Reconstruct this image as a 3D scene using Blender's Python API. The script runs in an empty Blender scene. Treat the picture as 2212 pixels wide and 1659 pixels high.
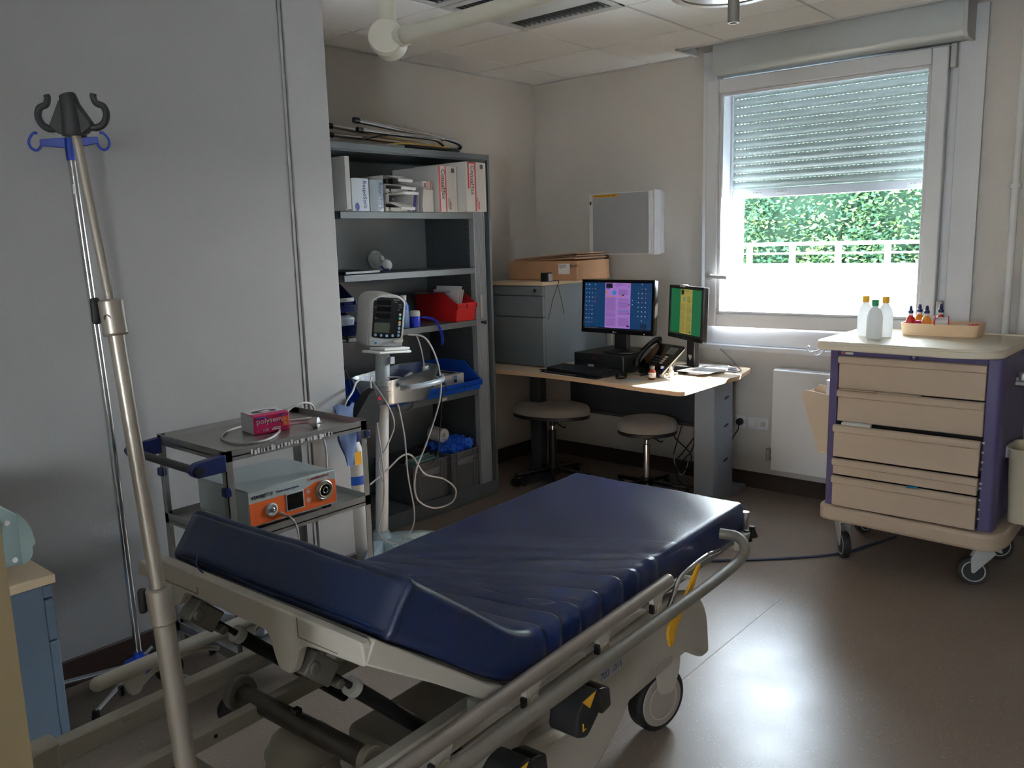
import bpy, bmesh, math, random
from math import sin, cos, pi, radians as R, sqrt, atan2, tan
from mathutils import Vector as V, Matrix as MX

random.seed(7)
S = bpy.context.scene
COL = S.collection

# ---------------------------------------------------------------- camera
F_PX = 1798.6
cam_d = bpy.data.cameras.new('camera')
cam_d.sensor_width = 36.0
cam_d.lens = F_PX / 2212 * 36.0
cam_d.clip_start = 0.02
cam_d.clip_end = 200
cam = bpy.data.objects.new('camera', cam_d)
COL.objects.link(cam)
cam.matrix_world = (MX.Translation((0, 0, 1.5)) @ MX.Rotation(R(40.883), 4, 'Z')
                    @ MX.Rotation(R(90 - 9.729), 4, 'X') @ MX.Rotation(R(-1.556), 4, 'Z'))
S.camera = cam

# ---------------------------------------------------------------- light
SKY, SUN, EXPO = 48.0, 125.0, 0.48
w = bpy.data.worlds.new('sky')
S.world = w
w.use_nodes = True
nt = w.node_tree
nt.nodes.clear()
out = nt.nodes.new('ShaderNodeOutputWorld')
bg = nt.nodes.new('ShaderNodeBackground')
geo = nt.nodes.new('ShaderNodeTexCoord')
sep = nt.nodes.new('ShaderNodeSeparateXYZ')
rmp = nt.nodes.new('ShaderNodeValToRGB')
rmp.color_ramp.elements[0].position = 0.0
rmp.color_ramp.elements[0].color = (0.92, 0.97, 1.0, 1)
rmp.color_ramp.elements[1].position = 0.9
rmp.color_ramp.elements[1].color = (0.62, 0.78, 1.0, 1)
nt.links.new(geo.outputs['Generated'], sep.inputs[0])
nt.links.new(sep.outputs['Z'], rmp.inputs[0])
nt.links.new(rmp.outputs[0], bg.inputs['Color'])
bg.inputs['Strength'].default_value = SKY
nt.links.new(bg.outputs[0], out.inputs['Surface'])

sun_d = bpy.data.lights.new('sun', 'SUN')
sun_d.energy = SUN
sun_d.angle = R(0.9)
sun_d.color = (1.0, 0.96, 0.90)
sun = bpy.data.objects.new('sun', sun_d)
sun.location = (2, 12, 9)
sun.rotation_euler = V((-0.36, -1.0, -0.80)).to_track_quat('-Z', 'Y').to_euler()
COL.objects.link(sun)

por_d = bpy.data.lights.new('window_daylight_portal', 'AREA')
por_d.shape = 'RECTANGLE'
por_d.size, por_d.size_y = 1.16, 0.80
por_d.cycles.is_portal = True
por = bpy.data.objects.new('window_daylight_portal', por_d)
por.location = (-1.74, 4.95, 1.34)
por.rotation_euler = (R(-90), 0, 0)
COL.objects.link(por)

S.view_settings.view_transform = 'Standard'
S.view_settings.look = 'None'
S.view_settings.gamma = 1
S.view_settings.use_curve_mapping = False
S.view_settings.exposure = EXPO
S.cycles.use_denoising = True
S.cycles.max_bounces = 10
S.cycles.diffuse_bounces = 7
S.cycles.transparent_max_bounces = 12
S.cycles.sample_clamp_indirect = 6
S.cycles.caustics_reflective = False
S.cycles.caustics_refractive = False

# ---------------------------------------------------------------- helpers
def lin(c):
    return tuple(((x / 255) / 12.92 if x / 255 <= .04045 else ((x / 255 + .055) / 1.055) ** 2.4) for x in c)

MATS = {}
def mat(name, c, rough=.5, metal=0, var=.06, vs=8, bump=0, bs=150, spec=.5, coat=0, alpha=1, emit=0, tint=None, sheen=0):
    if name in MATS:
        return MATS[name]
    m = bpy.data.materials.new(name)
    m.use_nodes = True
    n = m.node_tree
    b = n.nodes['Principled BSDF']
    c = lin(c)
    tc = n.nodes.new('ShaderNodeTexCoord')
    nz = n.nodes.new('ShaderNodeTexNoise')
    nz.inputs['Scale'].default_value = vs
    nz.inputs['Detail'].default_value = 4
    n.links.new(tc.outputs['Object'], nz.inputs['Vector'])
    mx = n.nodes.new('ShaderNodeMix')
    mx.data_type = 'RGBA'
    mx.inputs[6].default_value = tuple(x * (1 - var) for x in c) + (1,)
    mx.inputs[7].default_value = tuple(min(1, x * (1 + var)) for x in (lin(tint) if tint else c)) + (1,)
    n.links.new(nz.outputs['Fac'], mx.inputs[0])
    n.links.new(mx.outputs[2], b.inputs['Base Color'])
    b.inputs['Roughness'].default_value = rough
    b.inputs['Metallic'].default_value = metal
    b.inputs['Specular IOR Level'].default_value = spec
    b.inputs['Coat Weight'].default_value = coat
    if sheen: b.inputs['Sheen Weight'].default_value = sheen
    if alpha < 1: b.inputs['Alpha'].default_value = alpha
    if emit:
        n.links.new(mx.outputs[2], b.inputs['Emission Color'])
        b.inputs['Emission Strength'].default_value = emit
    if bump:
        z2 = n.nodes.new('ShaderNodeTexNoise')
        z2.inputs['Scale'].default_value = bs
        z2.inputs['Detail'].default_value = 3
        n.links.new(tc.outputs['Object'], z2.inputs['Vector'])
        bp = n.nodes.new('ShaderNodeBump')
        bp.inputs['Strength'].default_value = bump
        bp.inputs['Distance'].default_value = .002
        n.links.new(z2.outputs['Fac'], bp.inputs['Height'])
        n.links.new(bp.outputs[0], b.inputs['Normal'])
    MATS[name] = m
    return m

class MB:
    """collects geometry"""
    def __init__(s, T=None):
        s.v, s.f, s.m, s.mi, s.T = [], [], [], 0, T
    def add(s, vs, fs):
        o = len(s.v)
        for p in vs:
            p = V(p)
            s.v.append(s.T @ p if s.T else p)
        for f in fs:
            s.f.append([i + o for i in f]); s.m.append(s.mi)
        return s
    def box(s, x0, x1, y0, y1, z0, z1):
        return s.add([(x0,y0,z0),(x1,y0,z0),(x1,y1,z0),(x0,y1,z0),(x0,y0,z1),(x1,y0,z1),(x1,y1,z1),(x0,y1,z1)],
                     [(0,3,2,1),(4,5,6,7),(0,1,5,4),(1,2,6,5),(2,3,7,6),(3,0,4,7)])
    def cbox(s, c, sz, rx=0, ry=0, rz=0):
        M = MX.Translation(c) @ MX.Rotation(rz,4,'Z') @ MX.Rotation(ry,4,'Y') @ MX.Rotation(rx,4,'X')
        a, b, d = sz[0]/2, sz[1]/2, sz[2]/2
        return s.add([M @ V(p) for p in ((-a,-b,-d),(a,-b,-d),(a,b,-d),(-a,b,-d),(-a,-b,d),(a,-b,d),(a,b,d),(-a,b,d))],
                     [(0,3,2,1),(4,5,6,7),(0,1,5,4),(1,2,6,5),(2,3,7,6),(3,0,4,7)])
    def beam(s, p0, p1, w, h, up=(0,0,1)):
        p0, p1 = V(p0), V(p1)
        d = (p1-p0).normalized(); u = V(up); sd = d.cross(u).normalized(); u = sd.cross(d)
        vs = []
        for p in (p0, p1):
            for a, b in ((-1,-1),(1,-1),(1,1),(-1,1)):
                vs.append(p + sd*a*w/2 + u*b*h/2)
        return s.add(vs, [(0,1,2,3),(7,6,5,4),(0,4,5,1),(1,5,6,2),(2,6,7,3),(3,7,4,0)])
    def ring(s, c, ax, r, n, ref=None):
        ax = ax.normalized()
        if ref is None:
            ref = V((0,0,1)) if abs(ax.z) < .9 else V((1,0,0))
        a = ax.cross(ref).normalized(); b = ax.cross(a)
        return [c + a*cos(2*pi*i/n)*r + b*sin(2*pi*i/n)*r for i in range(n)]
    def cyl(s, p0, p1, r, r2=None, n=20):
        p0, p1 = V(p0), V(p1); r2 = r if r2 is None else r2; ax = p1-p0
        vs = s.ring(p0, ax, r, n) + s.ring(p1, ax, r2, n)
        return s.add(vs, [(i,(i+1)%n,n+(i+1)%n,n+i) for i in range(n)] + [tuple(range(n))[::-1], tuple(range(n,2*n))])
    def pipe(s, p0, p1, r, ri, n=20):
        p0, p1 = V(p0), V(p1); ax = p1-p0
        vs = s.ring(p0,ax,r,n)+s.ring(p1,ax,r,n)+s.ring(p0,ax,ri,n)+s.ring(p1,ax,ri,n)
        fs = []
        for i in range(n):
            j = (i+1)%n
            fs += [(i,j,n+j,n+i),(2*n+i,3*n+i,3*n+j,2*n+j),(i,2*n+i,2*n+j,j),(n+i,n+j,3*n+j,3*n+i)]
        return s.add(vs, fs)
    def tube(s, pts, r, n=8, k=6, closed=False):
        pts = [V(p) for p in pts]
        if k > 1:
            q = []; N = len(pts)
            rng = range(N) if closed else range(N-1)
            for i in rng:
                if closed: p0,p1,p2,p3 = pts[i-1],pts[i],pts[(i+1)%N],pts[(i+2)%N]
                else:
                    p1,p2 = pts[i],pts[i+1]; p0 = pts[i-1] if i else p1*2-p2; p3 = pts[i+2] if i+2<N else p2*2-p1
                for j in range(k):
                    t = j/k
                    q.append(.5*((2*p1)+(p2-p0)*t+(2*p0-5*p1+4*p2-p3)*t*t+(3*p1-p0-3*p2+p3)*t**3))
            if not closed: q.append(pts[-1])
            pts = q
        N = len(pts); vs = []; ref = None
        for i, p in enumerate(pts):
            if closed: d = pts[(i+1)%N]-pts[i-1]
            else: d = pts[min(i+1,N-1)]-pts[max(i-1,0)]
            if d.length < 1e-9: d = V((0,0,1))
            d.normalize()
            if ref is None: ref = V((0,0,1)) if abs(d.z)<.9 else V((1,0,0))
            a = (ref - d*ref.dot(d))
            if a.length < 1e-6: a = d.orthogonal()
            a.normalize(); ref = a; b = d.cross(a)
            rr = r(i/(N-1)) if callable(r) else r
            vs += [p+a*cos(2*pi*j/n)*rr+b*sin(2*pi*j/n)*rr for j in range(n)]
        fs = []
        for i in range(N if closed else N-1):
            i2 = (i+1)%N
            for j in range(n):
                j2 = (j+1)%n
                fs.append((i*n+j,i*n+j2,i2*n+j2,i2*n+j))
        if not closed: fs += [tuple(range(n))[::-1], tuple(range((N-1)*n,N*n))]
        return s.add(vs, fs)
    def prism(s, pts, ax, a0, a1):
        """2-D polygon extruded: 'x': pts=(y,z); 'y': pts=(x,z); 'z': pts=(x,y)"""
        def P(p, a):
            return {'x':(a,p[0],p[1]),'y':(p[0],a,p[1]),'z':(p[0],p[1],a)}[ax]
        n = len(pts)
        return s.add([P(p,a0) for p in pts]+[P(p,a1) for p in pts],
                     [tuple(range(n))[::-1],tuple(range(n,2*n))]+[(i,(i+1)%n,n+(i+1)%n,n+i) for i in range(n)])
    def lathe(s, prof, c=(0,0,0), n=24, ax='z', sx=1, sy=1):
        vs, fs = [], []; c = V(c)
        for r, h in prof:
            for j in range(n):
                a = 2*pi*j/n
                p = (r*cos(a)*sx, r*sin(a)*sy, h)
                if ax == 'x': p = (p[2],p[0],p[1])
                if ax == 'y': p = (p[0],p[2],p[1])
                vs.append(c+V(p))
        for i in range(len(prof)-1):
            for j in range(n):
                k = (j+1)%n
                fs.append((i*n+j,i*n+k,(i+1)*n+k,(i+1)*n+j))
        fs += [tuple(range(n))[::-1], tuple(range((len(prof)-1)*n,len(prof)*n))]
        return s.add(vs, fs)
    def sph(s, c, r, sx=1, sy=1, sz=1, n=16, m=10):
        prof = [(max(1e-4,r*sin(pi*i/m)), -r*cos(pi*i/m)*sz) for i in range(m+1)]
        return s.lathe(prof, c, n, 'z', sx, sy)
    def quad(s, a, b, c, d): return s.add([a,b,c,d], [(0,1,2,3)])
    def grid(s, fn, nu, nv):
        vs = [fn(i/nu, j/nv) for i in range(nu+1) for j in range(nv+1)]
        fs = [(i*(nv+1)+j,(i+1)*(nv+1)+j,(i+1)*(nv+1)+j+1,i*(nv+1)+j+1) for i in range(nu) for j in range(nv)]
        return s.add(vs, fs)

def rrect(x0, x1, y0, y1, r, n=5):
    o = []
    for cx, cy, a in ((x1-r,y1-r,0),(x0+r,y1-r,90),(x0+r,y0+r,180),(x1-r,y0+r,270)):
        for i in range(n+1):
            t = R(a+90*i/n); o.append((cx+r*cos(t), cy+r*sin(t)))
    return o
def rpoly(pts, rs, n=5):
    o = []; N = len(pts)
    for i in range(N):
        p = V(pts[i]).to_2d(); a = V(pts[i-1]).to_2d(); b = V(pts[(i+1)%N]).to_2d()
        r = rs[i] if isinstance(rs,(list,tuple)) else rs
        if r <= 0: o.append(tuple(p)); continue
        da = (a-p); db = (b-p); L = min(r, da.length*.49, db.length*.49)
        A = p+da.normalized()*L; B = p+db.normalized()*L
        for k in range(n+1):
            t = k/n; q = A*(1-t)**2+p*2*t*(1-t)+B*t*t; o.append((q.x,q.y))
    return o

ROOT = {}
def mesh(name, mb, mats, org=None, bev=0, seg=2, sharp=38, sub=0, smooth=True, recalc=True):
    me = bpy.data.meshes.new(name)
    inv = org.inverted() if org is not None else MX.Identity(4)
    me.from_pydata([inv @ p for p in mb.v], [], mb.f)
    for m in (mats if isinstance(mats,(list,tuple)) else [mats]): me.materials.append(m)
    me.polygons.foreach_set('material_index', mb.m)
    if recalc:
        b = bmesh.new(); b.from_mesh(me); bmesh.ops.recalc_face_normals(b, faces=b.faces); b.to_mesh(me); b.free()
    if smooth:
        me.shade_smooth(); me.set_sharp_from_angle(angle=R(sharp))
    o = bpy.data.objects.new(name, me)
    COL.objects.link(o)
    if bev:
        bm = o.modifiers.new('bevel','BEVEL'); bm.width = bev; bm.segments = seg; bm.limit_method = 'ANGLE'; bm.angle_limit = R(40)
    if sub:
        sm = o.modifiers.new('sub','SUBSURF'); sm.levels = sub; sm.render_levels = sub
    return o
def props(o, label, cat, group=None, kind=None):
    if label: o['label'] = label
    if cat: o['category'] = cat
    if group: o['group'] = group
    if kind: o['kind'] = kind
    return o
def thing(name, label, cat, loc=(0,0,0), rz=0, group=None):
    o = bpy.data.objects.new(name, None)
    o.empty_display_size = .05
    COL.objects.link(o)
    o.location = loc; o.rotation_euler = (0,0,rz)
    ROOT[o] = MX.Translation(loc) @ MX.Rotation(rz,4,'Z')
    return props(o, label, cat, group)
def part(name, mb, m, parent, local=False, label=None, **k):
    """mb is in world coordinates unless local"""
    W = ROOT[parent]
    o = mesh(name, mb, m, None if local else W, **k)
    o.parent = parent; ROOT[o] = W
    if label: o['label'] = label
    return o
def solo(name, mb, m, label, cat, loc=(0,0,0), group=None, **k):
    o = mesh(name, mb, m, MX.Translation(loc), **k)
    o.location = loc; ROOT[o] = MX.Translation(loc)
    return props(o, label, cat, group)
def struct(name, mb, m, parent=None, **k):
    if parent: return part(name, mb, m, parent, **k)
    o = mesh(name, mb, m, **k); ROOT[o] = MX.Identity(4); o['kind'] = 'structure'
    return o
def copy_tree(o, loc=None, rz=None, label=None, parent=None):
    c = o.copy(); COL.objects.link(c)
    if parent: c.parent = parent
    if loc is not None: c.location = loc
    if rz is not None: c.rotation_euler = (0,0,rz)
    if label: c['label'] = label
    for ch in [x for x in KIDS.get(o, [])]: copy_tree(ch, parent=c)
    return c
KIDS = {}
def kids():
    KIDS.clear()
    for o in COL.objects:
        if o.parent: KIDS.setdefault(o.parent, []).append(o)
def text(body, size, loc, right, up, m, parent, name='lettering', local=False, align='LEFT', ex=.0004, sx=1):
    cu = bpy.data.curves.new(name,'FONT'); cu.body = body; cu.size = size; cu.extrude = ex
    cu.align_x = align; cu.resolution_u = 2
    cu.materials.append(m)
    tmp = bpy.data.objects.new(name, cu); COL.objects.link(tmp)
    me = bpy.data.meshes.new_from_object(tmp.evaluated_get(bpy.context.evaluated_depsgraph_get()))
    bpy.data.objects.remove(tmp); bpy.data.curves.remove(cu)
    o = bpy.data.objects.new(name, me); COL.objects.link(o)
    r = V(right).normalized(); u = V(up).normalized(); n = r.cross(u).normalized(); u = n.cross(r)
    M = MX((( r.x*sx,u.x,n.x,loc[0]),(r.y*sx,u.y,n.y,loc[1]),(r.z*sx,u.z,n.z,loc[2]),(0,0,0,1)))
    W = ROOT[parent]
    o.parent = parent
    o.matrix_local = M if local else W.inverted() @ M
    ROOT[o] = W
    return o

# ---------------------------------------------------------------- materials
WALL_SHADED = mat('shade-darkened wall paint', (149,148,148), .7, var=.02, vs=3, bump=.25, bs=220)  # wall paint with shade put into its colour, so the left wall looks less lit
WALL = mat('wall paint', (207,203,197), .75, var=.02, vs=3, bump=.25, bs=220)
CEIL = mat('ceiling tile', (244,246,246), .9, var=.02, bump=.3, bs=400)
TBAR = mat('ceiling bar', (190,192,192), .5)
SKIRT = mat('dark skirting', (52,38,32), .45, bump=.2, var=.1)
ALU = mat('grey aluminium frame', (220,223,227), .42, var=.03)
PVC = mat('white pvc', (215,217,221), .35, var=.02)
SLAT = mat('shutter slat', (205,218,213), .5, var=.03)
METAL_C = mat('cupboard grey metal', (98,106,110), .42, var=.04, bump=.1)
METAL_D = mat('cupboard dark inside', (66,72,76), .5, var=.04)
TAMB = mat('tambour grey', (150,158,165), .4)
BEECH = mat('beech laminate', (226,203,172), .4, var=.05, vs=12)
BEECH_E = mat('beech edge', (205,170,135), .5, var=.06)
BLACK = mat('black plastic', (22,22,25), .42, var=.1, bump=.1)
BLACKG = mat('glossy black', (10,10,12), .18)
DARK = mat('dark grey plastic', (48,50,55), .5)
DNAVY = mat('navy plastic', (22,32,58), .4)
GREY = mat('mid grey plastic', (120,124,128), .5)
LGREY = mat('light grey plastic', (188,190,190), .45)
WHITE = mat('white plastic', (228,228,226), .4, var=.02)
CARD = mat('white card', (222,220,216), .7, var=.03)
CREAM = mat('cream plastic', (192,172,150), .42, var=.02)
BEDC = mat('bed cream enamel', (190,184,171), .42, var=.04, vs=5)
BEDG = mat('worn grey rail', (112,106,96), .5, var=.15, vs=40)
TUBEP = mat('brushed rail tube', (162,152,142), .34, metal=.55, var=.06, vs=25)
POLE = mat('satin pole', (152,144,134), .36, metal=.55, var=.05, vs=30)
CHROME = mat('chrome', (220,220,222), .2, metal=1, var=.02)
STEEL = mat('stainless steel', (172,170,166), .38, metal=.8, var=.1, vs=20, bump=.1, bs=60)
STEELD = mat('worn steel tube', (92,86,80), .38, metal=.75, var=.2, vs=30)
NAVY = mat('navy vinyl', (17,35,74), .30, var=.08, vs=3, bump=.22, bs=200, spec=.7)
NAVY2 = mat('navy vinyl sleeve', (18,31,60), .40, var=.06, vs=3, bump=.3, bs=260)
BLUE = mat('blue plastic', (20,85,190), .4)
BLUED = mat('dark blue plastic', (14,30,84), .4)
ROYAL = mat('royal blue base', (15,70,190), .35)
RED = mat('red plastic', (190,28,28), .38)
REDI = mat('red ink', (185,30,36), .6)
ORANGE = mat('orange panel', (238,108,48), .4, var=.02)
YELLOW = mat('yellow plastic', (225,165,30), .45)
TEAL = mat('pale mint enamel', (158,180,177), .45, var=.03)
TEALD = mat('teal key', (30,130,130), .5)
BGREY = mat('blue grey cabinet', (104,122,140), .45, var=.03)
CBOX = mat('cardboard', (176,134,100), .8, var=.1, vs=14, bump=.3)
CBOXD = mat('cardboard edge', (140,105,80), .85, var=.1)
PURPLE = mat('purple cart', (78,70,112), .45, var=.03)
INK = mat('black ink', (22,22,26), .6)
INKB = mat('blue ink', (30,50,120), .6)
INKG = mat('grey ink', (110,110,115), .6)
TYRE = mat('tyre grey', (40,40,42), .6)
FABRIC = mat('grey fabric', (138,132,126), .95, var=.08, vs=200, bump=.6, bs=600, sheen=.3)
RUB = mat('black rubber', (16,16,17), .7)
PAPER = mat('paper', (232,232,230), .8, var=.01)
CLOTHG = mat('green pads', (150,190,185), .8)
GLOVE = mat('nitrile blue', (20,95,215), .4, bump=.5, bs=90)
MAG = mat('magenta card', (190,22,90), .5)
ROOF = mat('white terrace', (230,230,228), .85)
CORDW = mat('grey cord', (190,188,186), .5)

def glassy(name, tint, gl=.08, mixf=.12, rough=.03):
    m = bpy.data.materials.new(name); m.use_nodes = True; n = m.node_tree; n.nodes.clear()
    o = n.nodes.new('ShaderNodeOutputMaterial'); t = n.nodes.new('ShaderNodeBsdfTransparent'); t.inputs[0].default_value = tint+(1,)
    g = n.nodes.new('ShaderNodeBsdfGlossy'); g.inputs['Roughness'].default_value = rough
    fr = n.nodes.new('ShaderNodeFresnel'); fr.inputs['IOR'].default_value = 1.45
    nz = n.nodes.new('ShaderNodeTexNoise'); nz.inputs['Scale'].default_value = 4
    ad = n.nodes.new('ShaderNodeMath'); ad.operation = 'MULTIPLY_ADD'
    ad.inputs[1].default_value = mixf; n.links.new(nz.outputs['Fac'], ad.inputs[0]); n.links.new(fr.outputs[0], ad.inputs[2])
    mx = n.nodes.new('ShaderNodeMixShader')
    n.links.new(ad.outputs[0], mx.inputs[0]); n.links.new(t.outputs[0], mx.inputs[1]); n.links.new(g.outputs[0], mx.inputs[2])
    n.links.new(mx.outputs[0], o.inputs[0]); return m
GLASS = glassy('window glass', (.97,.985,.98), mixf=.01, rough=0)
CLEARB = glassy('clear blue plastic', (.86,.92,.97), mixf=.12, rough=.3)
CLEAR = glassy('clear plastic', (.86,.88,.88), mixf=.25, rough=.08)
def transl(name, c, f=.5):
    m = mat(name, c, .4); n = m.node_tree; b = n.nodes['Principled BSDF']; o = n.nodes['Material Output']
    t = n.nodes.new('ShaderNodeBsdfTranslucent'); t.inputs[0].default_value = lin(c)+(1,)
    mx = n.nodes.new('ShaderNodeMixShader'); mx.inputs[0].default_value = f
    n.links.new(b.outputs[0], mx.inputs[1]); n.links.new(t.outputs[0], mx.inputs[2]); n.links.new(mx.outputs[0], o.inputs[0]); return m
MILKY = transl('milky bottle plastic', (240,240,240), .6)
FROST = mat('frosted blue bottle', (140,175,230), .3, alpha=.75)

def floor_mat():
    m = mat('speckled brown vinyl floor', (134,120,108), .34, var=.10, vs=2.2, bump=.12, bs=30, spec=.5)
    n = m.node_tree; b = n.nodes['Principled BSDF']
    tc = [x for x in n.nodes if x.type == 'TEX_COORD'][0]
    src = b.inputs['Base Color'].links[0].from_socket
    for sc, thr, col in ((260, .30, (60,45,38)), (170, .28, (190,170,158))):
        vo = n.nodes.new('ShaderNodeTexVoronoi'); vo.inputs['Scale'].default_value = sc*.35
        n.links.new(tc.outputs['Object'], vo.inputs['Vector'])
        lt = n.nodes.new('ShaderNodeMath'); lt.operation = 'LESS_THAN'; lt.inputs[1].default_value = thr*.5
        n.links.new(vo.outputs['Distance'], lt.inputs[0])
        mu = n.nodes.new('ShaderNodeMath'); mu.operation = 'MULTIPLY'; mu.inputs[1].default_value = .55
        n.links.new(lt.outputs[0], mu.inputs[0])
        mx = n.nodes.new('ShaderNodeMix'); mx.data_type = 'RGBA'; mx.inputs[7].default_value = lin(col)+(1,)
        n.links.new(mu.outputs[0], mx.inputs[0]); n.links.new(src, mx.inputs[6]); src = mx.outputs[2]
    n.links.new(src, b.inputs['Base Color'])
    nz = n.nodes.new('ShaderNodeTexNoise'); nz.inputs['Scale'].default_value = 5; nz.inputs['Detail'].default_value = 6
    n.links.new(tc.outputs['Object'], nz.inputs['Vector'])
    mr = n.nodes.new('ShaderNodeMapRange'); mr.inputs[3].default_value = .26; mr.inputs[4].default_value = .42
    n.links.new(nz.outputs['Fac'], mr.inputs[0]); n.links.new(mr.outputs[0], b.inputs['Roughness'])
    return m
FLOOR = floor_mat()

# ================================================================ ROOM
XL, XA, YB, ZC = -2.97, -3.71, 4.59, 2.536
YE = 2.29                       # where the left wall ends and the alcove begins
XR, YK = 1.35, -2.3             # right wall and the wall behind the camera
struct('floor', MB().box(-3.9, XR+.1, YK-.1, 4.7, -.1, 0), FLOOR)
struct('wall_left', MB().box(-3.9, XL, YK, 2.083, 0, 2.7), WALL_SHADED)
g = MB(); g.box(-3.9, XL+.002, 2.092, YE, 0, 2.7); g.box(-3.9, XL-.006, 2.083, 2.092, 0, 2.7)
struct('trim_1', g, mat('light grey corner panel', (162,161,160), .65, var=.02, bump=.2), bev=.004)
struct('trim_2', MB().box(XL-.004, XL+.003, 2.070, 2.075, .1, 2.53), WALL_SHADED)
struct('wall_alcove', MB().box(XA-.2, XA, YE, YB+.3, 0, 2.7), WALL)
# window wall with its opening
WX0, WX1, WZ0, WZ1 = -2.36, -1.09, .93, 2.40
g = MB()
g.box(XA, WX0, YB, YB+.32, 0, 2.7); g.box(WX1, XR+.1, YB, YB+.32, 0, 2.7)
g.box(WX0, WX1, YB, YB+.32, 0, WZ0); g.box(WX0, WX1, YB, YB+.32, WZ1, 2.7)
struct('wall_window', g, WALL)
struct('wall_right', MB().box(XR, XR+.1, YK, YB, 0, 2.7), WALL)
g = MB()                        # wall behind the camera, with an invented opening added to let in fill light
g.box(-3.9, .25, YK-.1, YK, 0, 2.7); g.box(.85, XR+.1, YK-.1, YK, 0, 2.7)
g.box(.25, .85, YK-.1, YK, 0, 1.1); g.box(.25, .85, YK-.1, YK, 1.75, 2.7)
struct('wall_back', g, WALL)
# skirtings
def skirt(name, *boxes):
    g = MB()
    for b in boxes: g.box(*b)
    struct(name, g, SKIRT, bev=.004)
skirt('baseboard_left', (XL, XL+.012, YK, YE, 0, .10))
skirt('baseboard_alcove', (XA, XA+.012, YE, YB, 0, .10))
skirt('baseboard_window', (XA, XR, YB-.012, YB, 0, .10))
skirt('baseboard_right', (XR-.012, XR, YK, YB-.012, 0, .10))
# ceiling tiles on their grid
g = MB()
gb = MB()
xs = [-3.71] + [-3.4+.6*i for i in range(8)] + [XR]
ys = [YB] + [4.0-.6*i for i in range(11)] + [YK]
for i in range(len(xs)-1):
    for j in range(len(ys)-1):
        x0, x1, y1, y0 = xs[i], xs[i+1], ys[j], ys[j+1]
        if abs(x0+2.8) < .01 and (abs(y0-2.8) < .02 or abs(y0-2.2) < .02): continue
        if x0 < -3.5 and y1 < 2.3: continue
        if x1 > -2.48 and j == 0:
            y1 = 4.36
            if x0 < -2.48: g.box(x0+.007, -2.48, 4.0+.007, YB, ZC, ZC+.02); x0 = -2.48
        g.box(x0+.007, x1-.007, y0+.007, y1-.007, ZC, ZC+.02)
struct('ceiling', g, CEIL, bev=.0025)
for x in xs: gb.box(x-.012, x+.012, YK, 4.36 if x > -2.48 else YB, ZC+.012, ZC+.03)
for y in ys[1:]: gb.box(-3.71, XR, y-.012, y+.012, ZC+.011, ZC+.03)
gb.box(-3.9, XR+.1, YK, YB+.3, ZC+.17, ZC+.2)
struct('trim_3', gb, TBAR)
g = MB(); g.box(-3.71, -2.48, YB-.02, YB, ZC-.006, ZC+.001); g.box(-3.71, -3.69, YE, YB, ZC-.006, ZC+.001)
g.box(XL, XL+.02, YK, YE, ZC-.006, ZC+.001)
g.box(-2.48, XR, 4.35, 4.372, ZC-.008, ZC+.03); g.box(-2.49, -2.47, 4.35, YB, ZC-.008, ZC+.03)
struct('trim_4', g, TBAR)
# recessed louvre luminaires
for k, y0 in enumerate((2.8, 2.2)):
    L = thing('ceiling_light', ('louvred ceiling light nearer the window wall, beyond the lamp arm', 'louvred ceiling light cut by the top of the frame above the lamp elbow')[k], 'ceiling light', (-2.5, y0+.3, ZC), group='recessed ceiling lights')
    g = MB(); x0, x1, y1 = -2.8, -2.2, y0+.6
    g.box(x0+.004, x1-.004, y0+.004, y1-.004, ZC+.07, ZC+.075)
    for a, b in ((y0+.004, y0+.05), (y0+.17, y0+.43), (y0+.55, y1-.004)): g.box(x0+.004, x1-.004, a, b, ZC-.003, ZC+.07)
    g.box(x0+.004, x0+.04, y0+.004, y1-.004, ZC-.002, ZC+.07); g.box(x1-.04, x1-.004, y0+.004, y1-.004, ZC-.002, ZC+.07)
    part('housing', g, LGREY, L, bev=.002)
    for a in (y0+.05, y0+.43):
        g = MB()
        for i in range(17): g.box(x0+.05+i*.031, x0+.053+i*.031, a, a+.12, ZC, ZC+.045)
        g.box(x0+.04, x1-.04, a+.058, a+.062, ZC+.02, ZC+.045)
        part('louvre', g, mat('louvre metal', (150,152,155), .25, metal=.8), L)

# ---- window: surround, frame, ajar sash, glass, handle
W1 = bpy.data.objects.new('window_1', None); COL.objects.link(W1); W1['kind'] = 'structure'; ROOT[W1] = MX.Identity(4)
g = MB()
g.box(-2.425, WX0+.012, YB-.022, YB-.001, .863, ZC); g.box(WX1-.02, -.965, YB-.022, YB-.001, .863, ZC)
g.box(WX0+.012, WX1-.02, YB-.022, YB-.001, .863, WZ0+.03)
g.box(WX1+.005, WX1+.012, YB-.026, YB-.023, .863, ZC)
part('window_surround', g, ALU, W1, bev=.004)
g = MB()
g.box(WX0, WX0+.05, YB-.01, YB+.10, WZ0, WZ1); g.box(WX1-.05, WX1, YB-.01, YB+.10, WZ0, WZ1)
g.box(WX0+.05, WX1-.05, YB-.01, YB+.10, WZ0, WZ0+.06); g.box(WX0+.05, WX1-.05, YB-.01, YB+.10, WZ1-.05, WZ1)
part('window_frame', g, ALU, W1, bev=.004)
struct('window_sill', MB().box(-2.44, -.96, YB-.055, YB, .83, .862), PVC, W1, bev=.006)
g = MB()   # outer reveals and shutter guides
g.box(WX0-.01, WX0+.03, YB+.1, YB+.34, WZ0-.02, WZ1); g.box(WX1-.03, WX1+.01, YB+.1, YB+.34, WZ0-.02, WZ1)
g.box(WX0-.02, WX1+.02, YB+.1, YB+.38, WZ0-.05, WZ0+.01)
part('outer_reveal', g, PVC, W1)
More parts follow.
